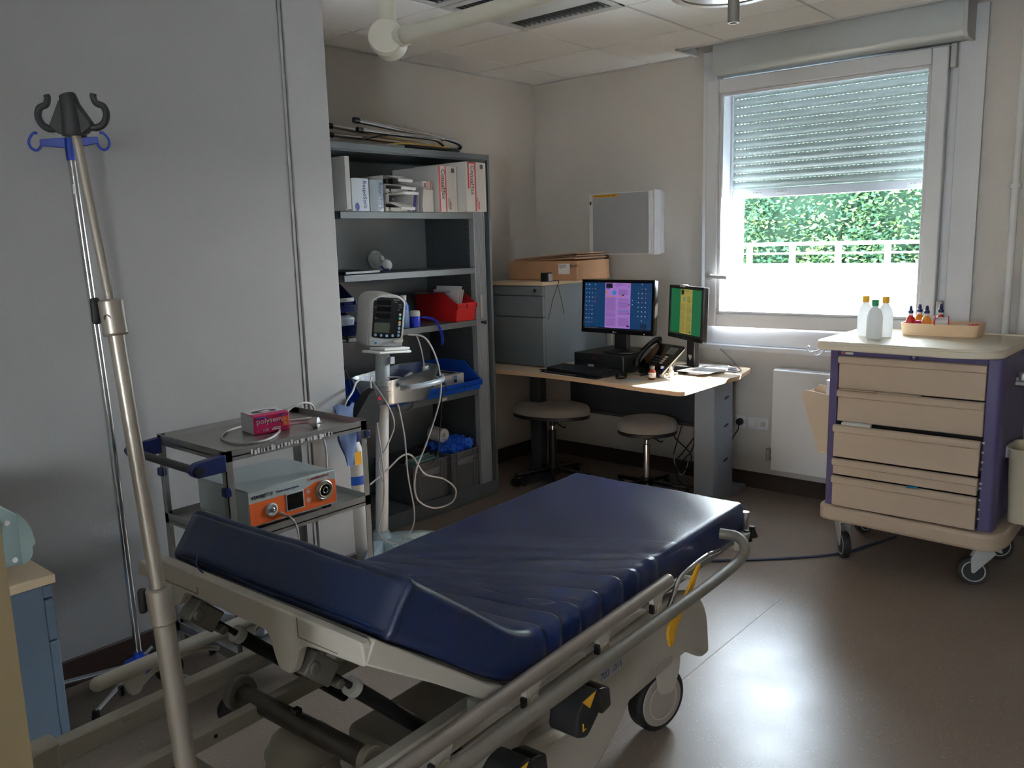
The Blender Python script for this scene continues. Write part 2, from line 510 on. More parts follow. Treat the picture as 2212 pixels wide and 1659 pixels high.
SA = MX.Translation((-1.118, YB-.03, 0)) @ MX.Rotation(R(2.3),4,'Z')
g = MB(SA); a, b, z0, z1, f = -1.242, 0, .975, 2.362, .075
for bx in ((a,a+f,z0,z1),(b-f,b,z0,z1),(a+f,b-f,z0,z0+f),(a+f,b-f,z1-f,z1)): g.box(bx[0],bx[1],-.035,.028,bx[2],bx[3])
part('sash', g, ALU, W1, bev=.007)
g = MB(SA); f2 = .015
for bx in ((a+f,a+f+f2,z0+f,z1-f),(b-f-f2,b-f,z0+f,z1-f),(a+f,b-f,z0+f,z0+f+f2),(a+f,b-f,z1-f-f2,z1-f)): g.box(bx[0],bx[1],-.02,.02,bx[2],bx[3])
part('glazing_bead', g, PVC, W1, bev=.004)
part('window_pane', MB(SA).box(a+f, b-f, -.002, .002, z0+f, z1-f), GLASS, W1)
g = MB(SA); g.cyl((a+.035,-.035,1.27),(a+.035,-.047,1.27),.026); g.cyl((a+.035,-.04,1.27),(a+.035,-.075,1.27),.011)
g.tube([(a+.035,-.072,1.27),(a+.06,-.08,1.268),(a+.16,-.078,1.262)], .011, n=10)
part('window_handle', g, LGREY, W1)
g = MB(); g.box(-1.112,-1.085,YB-.06,YB-.02,2.26,2.37); g.box(-1.112,-1.085,YB-.06,YB-.02,1.05,1.15)
part('hinge', g, LGREY, W1, bev=.005)
# ---- roller shutter
RS = thing('roller_shutter', 'grey green roller shutter lowered over the top half of the window', 'shutter', (-1.73, YB+.16, 1.7))
g = MB(); z = 1.765
while z < 2.40:
    pr = [(YB+.150, z), (YB+.142, z+.012), (YB+.139, z+.024), (YB+.143, z+.038), (YB+.150, z+.0445), (YB+.156, z+.0445), (YB+.156, z)]
    g.prism(pr, 'x', WX0+.05, WX1-.05)
    for q in range(50): g.box(WX0+.05+q*.0235, WX0+.062+q*.0235, YB+.150, YB+.155, z+.0445, z+.047)
    z += .047
part('shutter_slats', g, SLAT, RS, sharp=60)
g = MB()
g.box(WX0+.05, WX1-.05, YB+.135, YB+.16, 1.712, 1.762)
part('bottom_rail', g, PVC, RS, bev=.003)
for x in (WX0+.03, WX1-.05): part('guide_rail', MB().box(x, x+.02, YB+.12, YB+.18, WZ0+.02, WZ1), PVC, RS)
for x, wd in ((-2.19,.07),(-2.04,.07),(-1.33,.08)): part('sticker', MB().box(x, x+wd, YB+.1335, YB+.135, 1.725, 1.748), PAPER, RS)
for x in (-2.18, -2.03, -1.315):
    text('Nr 2 0417  CE', .009, (x, YB+.133, 1.738), (1,0,0), (0,0,1), INK, RS)
g = MB(); pr = rpoly([(4.585,2.375),(4.44,2.375),(4.415,2.395),(4.40,2.70),(4.585,2.70)], [0,.012,.02,0,0])
g.prism(pr, 'x', -2.29, -1.035)
part('shutter_box', g, mat('brushed shutter box', (190,198,200), .42, metal=.2, var=.04, vs=3), RS, bev=.003)
g = MB(); g.prism([(p[0]-.004*(p[0]<4.5), p[1]-.004) for p in pr], 'x', -1.035, -1.018); part('box_end_cap', g, LGREY, RS, bev=.002)

# ---- radiator, sockets, pipes
RD = thing('radiator', 'flat white panel radiator under the window beside the drawer cart', 'radiator', (-1.4, YB-.06, .16))
part('front_panel', MB().box(-1.925, -.75, YB-.115, YB-.09, .16, .745), WHITE, RD, bev=.006)
g = MB(); g.box(-1.925, -.75, YB-.09, YB-.012, .735, .75); g.box(-1.925,-1.915,YB-.09,YB-.012,.17,.74)
for i in range(40): g.box(-1.91+i*.029, -1.905+i*.029, YB-.085, YB-.03, .19, .72)
part('convector', g, WHITE, RD)
g = MB(); g.cyl((-1.96,YB-.06,.235),(-1.92,YB-.06,.235),.012); g.cyl((-1.96,YB-.06,.20),(-1.96,YB-.06,.27),.015); g.cyl((-1.955,YB-.06,.235),(-1.955,YB,.235),.008)
part('valve', g, STEEL, RD)
for i, x in enumerate((-.803, -.735)):
    g = MB(); g.cyl((x, YB-.05, 0),(x, YB-.05, ZC), .017 if i == 0 else .02, n=16)
    P = thing('heating_pipe', ('slimmer white vertical pipe nearer the window', 'thicker white vertical pipe at the right edge of the frame')[i], 'pipe', (x, YB-.05, 0), group='pipes on the window wall')
    part('pipe_run', g, WHITE, P)
    g = MB(); g.pipe((x,YB-.05,1.68),(x,YB-.05,1.70),.026,.016,16); g.box(x-.004,x+.004,YB-.03,YB,1.685,1.695)
    part('pipe_clip', g, WHITE, P)
for i, x in enumerate((-2.24, -2.16, -2.085, -2.02)):
    k = thing('wall_socket', ('round wall socket behind the desk leg', 'round wall socket holding a black plug', 'round wall socket right of the black plug', 'square network outlet with grey cable')[i], 'socket', (x, YB, .40), group='outlets under the window')
    part('face_plate', MB().box(x-.037, x+.037, YB-.010, YB, .362, .438), PVC, k, bev=.004)
    if i < 3:
        g = MB(); g.lathe([(.024,0),(.024,.004),(.020,.004),(.020,-.004)], (x, YB-.016, .40), 18, 'y'); part('socket_well', g, WHITE, k)
    else:
        part('network_jack', MB().box(x-.012, x+.012, YB-.018, YB-.010, .385, .41), LGREY, k)
for x in (-2.24, -2.16):
    P = thing('power_plug', 'black plug in the socket behind the desk leg' if x < -2.2 else 'black plug with its cord hanging to the floor', 'plug', (x, YB-.02, .40), group='black plugs')
    g = MB(); g.lathe([(.021,0),(.021,-.022),(.013,-.034),(.006,-.036)], (x, YB-.014, .40), 18, 'y'); part('plug_body', g, BLACK, P)
    pts = [(x, YB-.045, .398),(x+.004,YB-.05,.36),(x-.03,YB-.05,.30),(x-.045,YB-.06,.22),(x-.03,YB-.07,.13),(x-.035,YB-.12,.06),(x-.06,YB-.2,.012),(x-.12,YB-.24,.008)]
    part('cord', MB().tube(pts, .0035, n=8), BLACK, P)

# ================================================================ OUTSIDE
solo('roof_terrace', MB().box(-14, 5, 4.95, 12.0, .45, .75), ROOF, 'white sunlit flat roof terrace outside the window', 'terrace', (-4,8,.5))
solo('parapet', MB().box(-14, 5, 12.0, 12.25, .45, 1.06), ROOF, 'low white parapet at the far side of the roof terrace', 'parapet', (-4,12,.75))
solo('roof_gutter', MB().box(-14, 5, 10.2, 10.75, .75, .79), mat('zinc gutter', (150,158,168), .5), 'grey gutter strip across the roof terrace', 'gutter', (-4,10.5,.75))
RL = thing('roof_railing', 'white metal railing along the roof edge outside', 'railing', (-4, 12.1, 1.06))
g = MB(); g.box(-14,5,12.07,12.13,1.325,1.375); part('top_rail', g, WHITE, RL)
g = MB(); g.box(-14,5,12.085,12.115,1.20,1.225); part('middle_rail', g, WHITE, RL)
for i in range(24): part('railing_post', MB().box(-13.0+i*.668, -12.93+i*.668, 12.07, 12.13, 1.06, 1.33), WHITE, RL)
def leafmat(n, c):
    m = mat(n, c, .9, var=.35, vs=.8, spec=.1)
    return m
LM = [leafmat('leaf dark', (32,54,40)), leafmat('leaf mid', (48,74,50)), leafmat('leaf light', (80,102,62))]
BARK = mat('bark', (70,55,42), .9, bump=.5)
def tree(cx, cy, r, h, n, mi, lab):
    t = thing('tree', lab, 'tree', (cx, cy, 0), group='trees behind the terrace')
    g = MB(); g.tube([(cx,cy,-.498),(cx+.1,cy,h*.3),(cx-.1,cy+.1,h*.7)], lambda q: .16*(1-q*.6), n=8)
    for a in range(5):
        an = a*1.3; g.tube([(cx,cy,h*.3+a*.2),(cx+cos(an)*r*.5,cy+sin(an)*r*.5,h*.55+a*.2),(cx+cos(an)*r*.8,cy+sin(an)*r*.8,h*.7)], lambda q: .06*(1-q*.7), n=6)
    part('trunk', g, BARK, t)
    g = MB(); ph = cx*3.1
    def cf_(u, v):
        th, p_ = u*2*pi, v*pi; k = .84+.06*sin(5*th+ph)*sin(4*p_)+.05*sin(11*th)*sin(9*p_+ph)+.03*sin(23*th+ph)*sin(19*p_)
        return (cx+cos(th)*sin(p_)*r*k, cy+sin(th)*sin(p_)*r*.6*k, h*.55-cos(p_)*h*.5*k)
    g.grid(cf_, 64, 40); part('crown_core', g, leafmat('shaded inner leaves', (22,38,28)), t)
    for k in range(3):
        g = MB(); g.mi = 0
        for c in range(n//36):
            th = random.uniform(0, 2*pi); u = random.uniform(-1, 1); rr = random.uniform(.72, 1.0)
            s_ = sqrt(1-u*u); ctr = V((cx+cos(th)*s_*r*rr, cy+sin(th)*s_*r*rr*.6, h*.55+u*h*.5*rr))
            if ctr.y > cy+.2: ctr.y = 2*cy-ctr.y
            for q in range(20):
                p = ctr + V((random.gauss(0,.18),random.gauss(0,.15),random.gauss(0,.13)))
                d = V((random.gauss(0,1),random.gauss(0,1),random.gauss(0,.5))).normalized(); e = d.orthogonal().normalized()
                L = random.uniform(.03,.065)
                g.add([p-d*L, p+e*L*.5, p+d*L, p-e*L*.5], [(0,1,2,3)])
        o = part('foliage', g, LM[(mi+k)%3 if k else mi], t, smooth=False, recalc=False); o['kind'] = 'stuff'
tree(-8.6, 17.2, 2.3, 5.6, 11000, 0, 'dark green tree at the left of the window view')
tree(-6.6, 16.6, 2.1, 5.0, 12000, 0, 'green tree in the middle of the window view')
tree(-4.9, 17.0, 1.9, 5.2, 11000, 1, 'yellow green tree at the right of the window view')
tree(-3.0, 16.8, 1.9, 5.2, 6000, 2, 'light green tree furthest right beyond the terrace railing')
tree(-6.2, 18.6, 4.2, 6.0, 9000, 0, 'large dark tree behind the others outside the window')
solo('lawn', MB().box(-30, 20, 12.3, 40, -.6, -.5), mat('grass', (60,90,45), .9, bump=.5), 'grass ground below the trees outside', 'lawn', (-4,20,-.5))

# ================================================================ CUPBOARD
CX, CY0, CY1, CH = -3.26, 2.42, 3.62, 1.985
CU = thing('tambour_cupboard', 'tall grey metal cupboard standing open with five shelves of supplies', 'cupboard', (-3.47, 3.02, 0))
g = MB()
g.box(-3.68, CX, CY0, CY0+.02, 0, CH); g.box(-3.68, CX, CY1-.018, CY1, 0, CH)
g.box(-3.68, CX, CY0+.02, CY1-.018, CH-.03, CH); g.box(-3.68, -3.66, CY0+.02, CY1-.018, 0, CH-.03)
g.box(CX-.018, CX, CY0+.02, CY1-.018, 0, .087)
g.box(-3.66, CX-.02, CY0+.02, CY1-.018, .06, .085)
part('carcass', g, METAL_C, CU, bev=.002)
part('back_panel', MB().box(-3.6599, -3.6585, CY0+.13, 3.476, .09, 1.945), mat('satin back panel', (160,167,170), .3, metal=.1, var=.03), CU)  # base colour lightened to stand in for the sheen on the back
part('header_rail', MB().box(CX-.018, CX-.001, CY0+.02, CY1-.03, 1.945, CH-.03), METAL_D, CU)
for sgn, y in ((1, 3.478), (-1, CY0+.125)):
    y0, y1 = (y, y+.006) if sgn > 0 else (y-.006, y)
    g = MB(); g.box(-3.655, CX-.045, y0, y1, .087, 1.945)
    g.mi = 1
    for xx in (-3.60, -3.33):
        for i in range(58): g.box(xx-.004, xx+.004, y0-.0006 if sgn > 0 else y0, y1 if sgn > 0 else y1+.0006, .16+i*.03, .168+i*.03)
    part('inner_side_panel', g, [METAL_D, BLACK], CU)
g = MB()
g.box(CX-.04, CX-.004, 3.476, 3.486, .087, 1.945)
g.box(CX-.012, CX-.002, 3.56, 3.566, .087, 1.945)
for i in range(7): g.cyl((CX-.012-.0*i, 3.496+i*.0105, .087), (CX-.012, 3.496+i*.0105, 1.945), .0062, n=8)
part('tambour_door', g, TAMB, CU)
g = MB(); g.box(CX-.003, CX+.001, 3.508, 3.528, 1.07, 1.20)
part('door_handle', g, LGREY, CU, bev=.003)
g = MB(); g.cyl((CX,3.515,1.045),(CX+.02,3.515,1.045),.007); g.cyl((CX+.018,3.515,1.045),(CX+.03,3.522,1.045),.011)
part('lock_key', g, BLACK, CU)
SHZ = [1.662, 1.358, 1.062, .664]
for i, z in enumerate(SHZ):
    g = MB(); g.box(-3.655, CX-.004, CY0+.13, 3.476, z-.02, z); g.box(CX-.02, CX-.002, CY0+.13, 3.476, z-.033, z); g.box(CX-.05, CX-.02, CY0+.13, 3.476, z-.033, z-.028)
    part('shelf', g, METAL_C, CU, bev=.0015)
part('shelf_label', MB().box(CX-.002, CX-.0005, 3.17, 3.21, .637, .652), PAPER, CU)

def carton(name, lab, x0, x1, y0, y1, z0, z1, m=CARD, group=None, rz=0, cat='box', org=None):
    c = org or ((x0+x1)/2, (y0+y1)/2, z0)
    t = thing(name, lab, cat, c, rz, group)
    g = MB(); g.box(x0-c[0], x1-c[0], y0-c[1], y1-c[1], z0-c[2], z1-c[2])
    part('carton', g, m, t, local=True, bev=.0015)
    return t
TOPS = SHZ[0]+.001
# far-left leaning folder
t = thing('folder', 'thin white folder standing upright beside the wall edge, top shelf', 'folder', (-3.3, 2.56, TOPS))
part('cover', MB().cbox((-3.34,2.555,TOPS+.128),(.23,.012,.25),rz=.05), PAPER, t, bev=.002); part('flap', MB().cbox((-3.215,2.565,TOPS+.13),(.01,.025,.245),rz=-.2), PAPER, t, bev=.002)
# RespoSorb box and pouch
t = carton('dressing_box', 'white dressing box lettered RespoSorb, next to the leaning folder', -3.42, -3.225, 2.595, 2.70, TOPS, TOPS+.155, mat('pale blue card',(205,215,225),.6))
text('RespoSorb', .030, (-3.2240, 2.665, TOPS+.145), (0,0,-1), (0,1,0), INKB, t)
g = MB(); g.lathe([(.013,0),(.013,.0006)], (-3.2246, 2.625, TOPS+.02), 20, 'x', 1, 1.5); part('logo', g, INKB, t)
t = thing('dressing_pouch', 'shiny grey plastic pouch lettered RespoSorb, between the boxes', 'pouch', (-3.28,2.755,TOPS))
g = MB(); g.grid(lambda u,v: (-3.235-.012*sin(u*pi)*sin(v*pi)*-1, 2.715+u*.085, TOPS+v*.152), 8, 10); g.grid(lambda u,v: (-3.28-.01*sin(u*pi)*sin(v*pi), 2.715+u*.085, TOPS+v*.152), 8, 10)
g.box(-3.28,-3.235,2.715,2.716,TOPS,TOPS+.152); g.box(-3.28,-3.235,2.799,2.80,TOPS,TOPS+.152)
part('pouch_body', g, mat('pouch film',(160,172,180),.25), t)
text('RespoSorb', .030, (-3.2215, 2.762, TOPS+.14), (0,0,-1), (0,1,0), INKB, t)
t = carton('dressing_box', 'dark topped AQUACEL carton lying behind the RespoSorb pouch', -3.60, -3.36, 2.63, 2.90, TOPS, TOPS+.172, mat('dim card',(150,148,150),.7))
part('dark_end', MB().box(-3.36,-3.3585,2.64,2.72,TOPS+.155,TOPS+.172), mat('plum ink',(50,26,52),.6), t)
text('AQUACEL', .022, (-3.3585, 2.76, TOPS+.153), (0,1,0), (0,0,1), INK, t)
# stack of four opened white cartons with flaps
for i in range(4):
    z0 = TOPS + i*.045
    lab = ('lowest', 'second from bottom', 'second from top', 'topmost')[i]
    dx = (.0, .015, .01, -.005)[i]; dy = (.0,.012,.0,-.006)[i]
    t = thing('opened_carton', 'opened white carton with torn flap, %s of its stack of four' % lab, 'box', (-3.33+dx, 2.90+dy, z0), group='opened cartons on the top shelf')
    x0, x1, y0, y1, h = -.15, .075, -.075, .075, .043
    g = MB(); e = .002
    g.box(x0,x1,y0,y1,0,e); g.box(x0,x1,y0,y1,h-e,h); g.box(x0,x1,y0,y0+e,e,h-e); g.box(x0,x0+e,y0+e,y1-e,e,h-e)
    if i % 2 == 0: g.box(x1-e, x1, y0, y1, 0, h*.5)
    part('carton', g, CARD, t, local=True)
    g = MB(); a = (.35,-.15,.2,.3)[i]
    g.cbox((x1+.03, .02, h-.002-a*.03), (.065,.14,.002), ry=a, rz=.25)
    g.cbox((x1+.06, .025, h-.008-a*.06), (.004,.13,.014), ry=a, rz=.25)
    part('flap', g, PAPER, t, local=True)
    g = MB(); g.box(x1*.1, x1*.99-.012, y1, y1+.0006, .01, .026); 
    g = MB(); g.lathe([(.006,0),(.006,.0006)], (x1, y0+.03, .016), 12, 'x'); part('print_mark', g, INK, t, local=True)
    text('aquacel', .008, (x1+.0008, y0+.016, .004), (0,1,0), (0,0,1), INK, t, local=True)
# leaning opened carton and small carton with red stripes
t = thing('opened_carton', 'opened white carton tipped on edge right of the four stacked ones', 'box', (-3.3,3.02,TOPS))
g = MB(); g.cbox((-3.33,2.995,TOPS+.06),(.2,.004,.12),rx=-.18); g.cbox((-3.33,3.035,TOPS+.065),(.2,.004,.13),rx=-.12); g.cbox((-3.43,3.015,TOPS+.06),(.004,.04,.12))
g.cbox((-3.22,3.045,TOPS+.07),(.06,.003,.11),rx=-.12,rz=-.5)
part('carton', g, CARD, t); part('contents', MB().cbox((-3.33,3.013,TOPS+.05),(.18,.025,.09),rx=-.15), mat('violet wrap',(90,80,160),.5), t)
t = carton('dressing_box', 'plain white dressing carton standing below a small red striped one', -3.50, -3.245, 3.075, 3.155, TOPS, TOPS+.115)
t = carton('small_carton', 'small white carton with two red stripes on top of another', -3.50, -3.25, 3.085, 3.15, TOPS+.116, TOPS+.158)
for y in (3.115, 3.138): part('red_stripe', MB().box(-3.25,-3.2493,y,y+.004,TOPS+.118,TOPS+.157), REDI, t)
part('side_print', MB().box(-3.25,-3.2493,3.092,3.108,TOPS+.124,TOPS+.15), INKG, t)
# two ConvaMax boxes
for k, (x0,x1,y0,y1,h) in enumerate(((-3.58,-3.215,3.170,3.300,.240),(-3.55,-3.150,3.310,3.462,.262))):
    t = carton('dressing_box', ('white ConvaMax box with red stripes, left of the larger one','larger white ConvaMax box with red stripes sticking out over the jamb')[k], x0, x1, y0, y1, TOPS, TOPS+h, group='ConvaMax boxes')
    W_ = y1-y0
    for a in ((0.0,.07),(.36,.42)):
        part('red_stripe', MB().box(x1, x1+.0006, y0+a[0]*W_ + (.012 if k else 0), y0+a[1]*W_+ (.012 if k else 0), TOPS+(.002 if a[0] else .0 + (.12 if k else .002)), TOPS+h-.002), REDI, t)
    if k: part('red_stripe', MB().box(x1, x1+.0006, y0+.012, y0+.42*W_+.012, TOPS+h-.010, TOPS+h-.002), REDI, t)
    text('ConvaMax', .036, (x1+.001, y0+W_*.16+(.012 if k else 0), TOPS+h-.018), (0,0,-1), (0,1,0), INK, t)
    text('SUPERABSORBER', .010, (x1+.001, y0+W_*.11+(.012 if k else 0), TOPS+h-.06), (0,0,-1), (0,1,0), REDI, t)
    text('422567', .020, (x1+.001, y0+W_*.50, TOPS+.075), (0,0,-1), (0,1,0), INKG, t)
    part('red_stripe', MB().box(x1, x1+.0006, y0+.62*W_, y0+.66*W_, TOPS+.012, TOPS+.055), REDI, t)
    g = MB()
    for q in range(9): g.box(x1, x1+.0006, y0+W_*.72+q*.0028, y0+W_*.72+q*.0028+(.0018 if q%3 else .001), TOPS+h-.035, TOPS+h-.012)
    part('barcode', g, INK, t)
    part('end_flap', MB().box(x1-.002, x1+.002, y1-.012, y1+.001, TOPS+.002, TOPS+h-.002), PAPER, t, bev=.001)

# mid shelf: mask, black folder
M1 = SHZ[1]+.001
t = thing('oxygen_mask', 'clear face mask with white bulb lying on the second shelf', 'mask', (-3.44,2.93,M1))
g = MB(); A = MX.Translation((-3.47,2.93,M1+.058)) @ MX.Rotation(R(75),4,'Y')
T = MB(A); T.lathe([(.058,0),(.060,.006),(.050,.014),(.040,.012),(.044,.006),(.05,.0)], n=28, sy=.95); part('cushion', T, mat('mask film',(205,210,210),.25,alpha=.5), t)
T = MB(A); T.lathe([(.044,.008),(.038,.022),(.022,.034),(.014,.040),(.013,.055)], n=28); part('shell', T, mat('mask film',(205,210,210),.25,alpha=.5), t)
T = MB(); T.sph((-3.405,2.945,M1+.034),.03); part('bulb', T, WHITE, t)
T = MB(); T.tube([(-3.41,2.91,M1+.03),(-3.40,2.925,M1+.014),(-3.38,2.94,M1+.01)],.007); part('connector', T, mat('violet plastic',(70,60,150),.4), t)
solo('black_folder', MB().cbox((-3.42,2.66,M1+.009),(.3,.24,.016),rz=.1), BLACK, 'flat black folder lying at the left of the second shelf', 'folder', (-3.42,2.66,M1), bev=.003)

# storage bins
def open_bin(t, x0, x1, y0, y1, z0, h, m, lip=.45, ribs=2, hf=None):
    """bin with a low slanted front at x1"""
    hf = hf or h*.38
    e = .003; g = MB(); xs_ = x1-(x1-x0)*lip
    side = [(x0,z0),(x1-.015,z0),(x1,z0+hf),(x1-.012,z0+hf),(xs_+.03,z0+h),(x0,z0+h)]
    for y in (y0,y1-e): g.prism(side,'y',y,y+e)
    g.box(x0,x1-.015,y0,y1,z0,z0+e); g.box(x0,x0+e,y0,y1,z0,z0+h)
    g.add([(x1-.015,y0,z0),(x1-.015,y1,z0),(x1,y1,z0+hf),(x1,y0,z0+hf),(x1-.018,y0,z0),(x1-.018,y1,z0),(x1-.004,y1,z0+hf),(x1-.004,y0,z0+hf)],
          [(0,1,2,3),(7,6,5,4),(0,4,5,1),(3,2,6,7),(0,3,7,4),(1,5,6,2)])
    part('bin_body', g, m, t, bev=.0012)
    g = MB(); g.box(x1-.004,x1+.006,y0-.002,y1+.002,z0+hf-.03,z0+hf-.026); g.box(x1-.004,x1+.006,y0-.002,y1+.002,z0+hf-.002,z0+hf+.002)
    for i in range(ribs+2):
        y = y0+(y1-y0)*i/(ribs+1); g.box(x1-.005,x1+.006,y-.002,y+.002,z0+hf-.03,z0+hf)
    g.prism([(x0,z0+h),(xs_+.03,z0+h),(x1-.012,z0+hf),(x1-.006,z0+hf),(xs_+.034,z0+h+.004),(x0,z0+h+.004)],'y',y0-.004,y0+.004)
    g.prism([(x0,z0+h),(xs_+.03,z0+h),(x1-.012,z0+hf),(x1-.006,z0+hf),(xs_+.034,z0+h+.004),(x0,z0+h+.004)],'y',y1-.004,y1+.004)
    part('bin_rim', g, m, t)
    return t
Z3 = SHZ[2]+.001
t = open_bin(thing('storage_bin', 'red open-fronted bin holding papers on the third shelf', 'bin', (-3.4,3.4,Z3)), -3.60, -3.255, 3.315, 3.468, Z3, .165, RED, ribs=1, hf=.10)
for i, (y, z, a) in enumerate(((3.345,.10,.12),(3.372,.112,.2),(3.395,.10,.28))):
    solo('leaflet', MB().cbox((-3.38-.01*i,y,Z3+.006+z*.9),(.20,.004,z*1.6),rx=-a,ry=.0), PAPER, ('white leaflet standing at the left inside the red bin','white leaflet standing in the middle of the red bin','white leaflet leaning at the right in the red bin')[i], 'leaflet', (-3.38,y,Z3+.006), group='leaflets in the red bin')
solo('plastic_sleeve', MB().cbox((-3.43,3.19,Z3+.171),(.24,.26,.004),rx=-.03), CLEAR, 'clear plastic sleeve lying across beside the red bin', 'sleeve', (-3.43,3.19,Z3))
t = thing('gel_bottle', 'frosted blue plastic bottle with white cap, third shelf', 'bottle', (-3.30,2.955,Z3))
g = MB(); g.lathe([(.026,0),(.030,.004),(.031,.06),(.030,.10),(.026,.128),(.016,.142),(.015,.146)], (-3.30,2.955,Z3), 24, sy=1, sx=.8); part('bottle_body', g, FROST, t)
g = MB(); g.lathe([(.017,.144),(.0175,.172),(.013,.173)], (-3.30,2.955,Z3), 20); part('cap', g, WHITE, t)
g = MB(); g.lathe([(.0315,.098),(.0305,.118),(.028,.122)], (-3.298,2.955,Z3), 24, sx=.82); part('label', g, BLUE, t)
t = thing('small_tub', 'small blue tub with white screw lid beside the frosted bottle', 'tub', (-3.29,3.025,Z3))
g = MB(); g.lathe([(.027,0),(.028,.003),(.028,.055),(.025,.06)], (-3.29,3.025,Z3), 24); part('tub_body', g, mat('cobalt',(16,50,190),.35), t)
g = MB(); g.lathe([(.027,.058),(.028,.064),(.028,.080),(.024,.086)], (-3.29,3.025,Z3), 24); part('lid', g, WHITE, t)
pts = []; 
base = [V((-3.28,3.05,Z3+.05)),V((-3.27,3.09,Z3+.045)),V((-3.25,3.13,Z3+.028)),V((-3.243,3.155,Z3-.01)),V((-3.238,3.17,Z3-.06)),V((-3.238,3.168,Z3-.11))]
N = 260
for i in range(N):
    t_ = i/(N-1)*(len(base)-1); k = min(int(t_), len(base)-2); q = t_-k
    p0,p1,p2,p3 = base[max(k-1,0)],base[k],base[k+1],base[min(k+2,len(base)-1)]
    c = .5*((2*p1)+(p2-p0)*q+(2*p0-5*p1+4*p2-p3)*q*q+(3*p1-p0-3*p2+p3)*q**3)
    an = i*.75; rr = .007*min(1, i/40)
    pts.append(c+V((cos(an)*rr, sin(an)*rr*.9, sin(an+1)*rr*.5)))
solo('coiled_cord', MB().tube(pts, .0028, n=6, k=1), mat('cobalt',(16,50,190),.35), 'coiled blue cord hanging over the third shelf edge', 'cord', tuple(base[0]))
# left: two dark blue bins with clear packages under
t = open_bin(thing('storage_bin', 'dark navy bin with white label, stacked above the clear package', 'bin', (-3.4,2.58,Z3+.10)), -3.6, -3.27, 2.47, 2.615, Z3+.115, .13, BLUED, ribs=1, hf=.06)
part('label', MB().box(-3.2625,-3.2615,2.50,2.60,Z3+.168,Z3+.186), PAPER, t)
text('MED PRO', .012, (-3.261,2.505,Z3+.172), (0,1,0), (0,0,1), mat('green ink',(70,130,80),.6), t)
t = open_bin(thing('storage_bin', 'dark navy lower bin left on the third shelf, holding clear packages', 'bin', (-3.4,2.58,Z3)), -3.6, -3.262, 2.47, 2.625, Z3, .11, BLUED, ribs=1, hf=.05)
solo('clear_package', MB().cbox((-3.30,2.555,Z3+.070),(.05,.11,.05),ry=.2), mat('package film',(190,200,215),.3), 'clear plastic package inside the lower navy bin', 'package', (-3.3,2.55,Z3+.006), bev=.01)
part('shelf_label', MB().box(CX-.002,CX+.0,2.555,2.63,1.033,1.05), PAPER, CU)
# fourth shelf
Z4 = SHZ[3]+.001
t = open_bin(thing('storage_bin', 'wide blue bin holding three small cartons on the fourth shelf', 'bin', (-3.4,3.26,Z4)), -3.6, -3.235, 3.04, 3.470, Z4, .15, BLUE, ribs=2, hf=.055)
for i in range(3):
    y = 3.085+i*.092
    c = carton('small_carton', ('white small carton at the left in the wide blue bin','white small carton in the middle of the wide blue bin','white small carton at the right in the wide blue bin')[i], -3.50, -3.265, y, y+.086, Z4+.005, Z4+.107, CARD, group='cartons in the blue bin')
    part('blue_print', MB().box(-3.265,-3.2643,y+.003,y+.03,Z4+.06,Z4+.10), mat('cyan ink',(20,130,190),.6), c)
    part('dark_print', MB().box(-3.2643,-3.2638,y+.006,y+.026,Z4+.062,Z4+.075), INK, c)
    for q in range(2): part('yellow_dot', MB().cyl((-3.2643,y+.011+q*.011,Z4+.087),(-3.2635,y+.011+q*.011,Z4+.087),.004,n=10), YELLOW, c)
    part('black_top_stripe', MB().box(-3.49,-3.30,y+.02,y+.06,Z4+.107,Z4+.1076), INK, c)
t = open_bin(thing('storage_bin', 'blue bin behind the monitor stand at the left of the fourth shelf', 'bin', (-3.4,2.72,Z4)), -3.6, -3.245, 2.56, 2.96, Z4, .12, BLUE, ribs=2, hf=.05)
# bottom crates
def crate(t, x0, x1, y0, y1, z0, h):
    e = .004; g = MB()
    g.box(x0,x1,y0,y1,z0,z0+e); g.box(x0,x0+e,y0,y1,z0,z0+h); g.box(x1-e,x1,y0,y1,z0,z0+h); g.box(x0,x1,y0,y0+e,z0,z0+h); g.box(x0,x1,y1-e,y1,z0,z0+h)
    part('crate_body', g, mat('crate grey',(92,94,98),.5), t)
    g = MB()
    for z in (z0+h-.006, z0+h-.045): g.box(x1-e,x1+.008,y0-.003,y1+.003,z,z+.005)
    g.box(x0-.003,x1+.008,y0-.003,y0+e,z0+h-.006,z0+h); g.box(x0-.003,x1+.008,y1-e,y1+.003,z0+h-.006,z0+h)
    for y in (y0+.02,y0+.05,y1-.05,y1-.02): g.box(x1,x1+.007,y-.002,y+.002,z0,z0+h)
    part('crate_ribs', g, mat('crate grey light',(112,114,118),.5), t, bev=.001)
    ym = (y0+y1)/2
    g = MB(); g.box(x1,x1+.012,ym-.065,ym+.065,z0+h-.052,z0+h-.045); g.box(x1,x1+.012,ym-.065,ym+.065,z0+h-.076,z0+h-.07); g.box(x1,x1+.003,ym-.065,ym+.065,z0+h-.07,z0+h-.052)
    part('hand_grip', g, mat('crate grip',(135,138,142),.5), t, bev=.001)
Z5 = .086
C1 = thing('storage_crate', 'grey plastic crate with pale green pads, bottom left of the cupboard', 'crate', (-3.45,3.08,Z5), group='crates at the cupboard bottom')
crate(C1, -3.60, -3.285, 2.945, 3.215, Z5, .225)
C2 = thing('storage_crate', 'grey plastic crate filled with blue gloves, bottom right of the cupboard', 'crate', (-3.45,3.36,Z5), group='crates at the cupboard bottom')
crate(C2, -3.60, -3.275, 3.232, 3.468, Z5, .232)
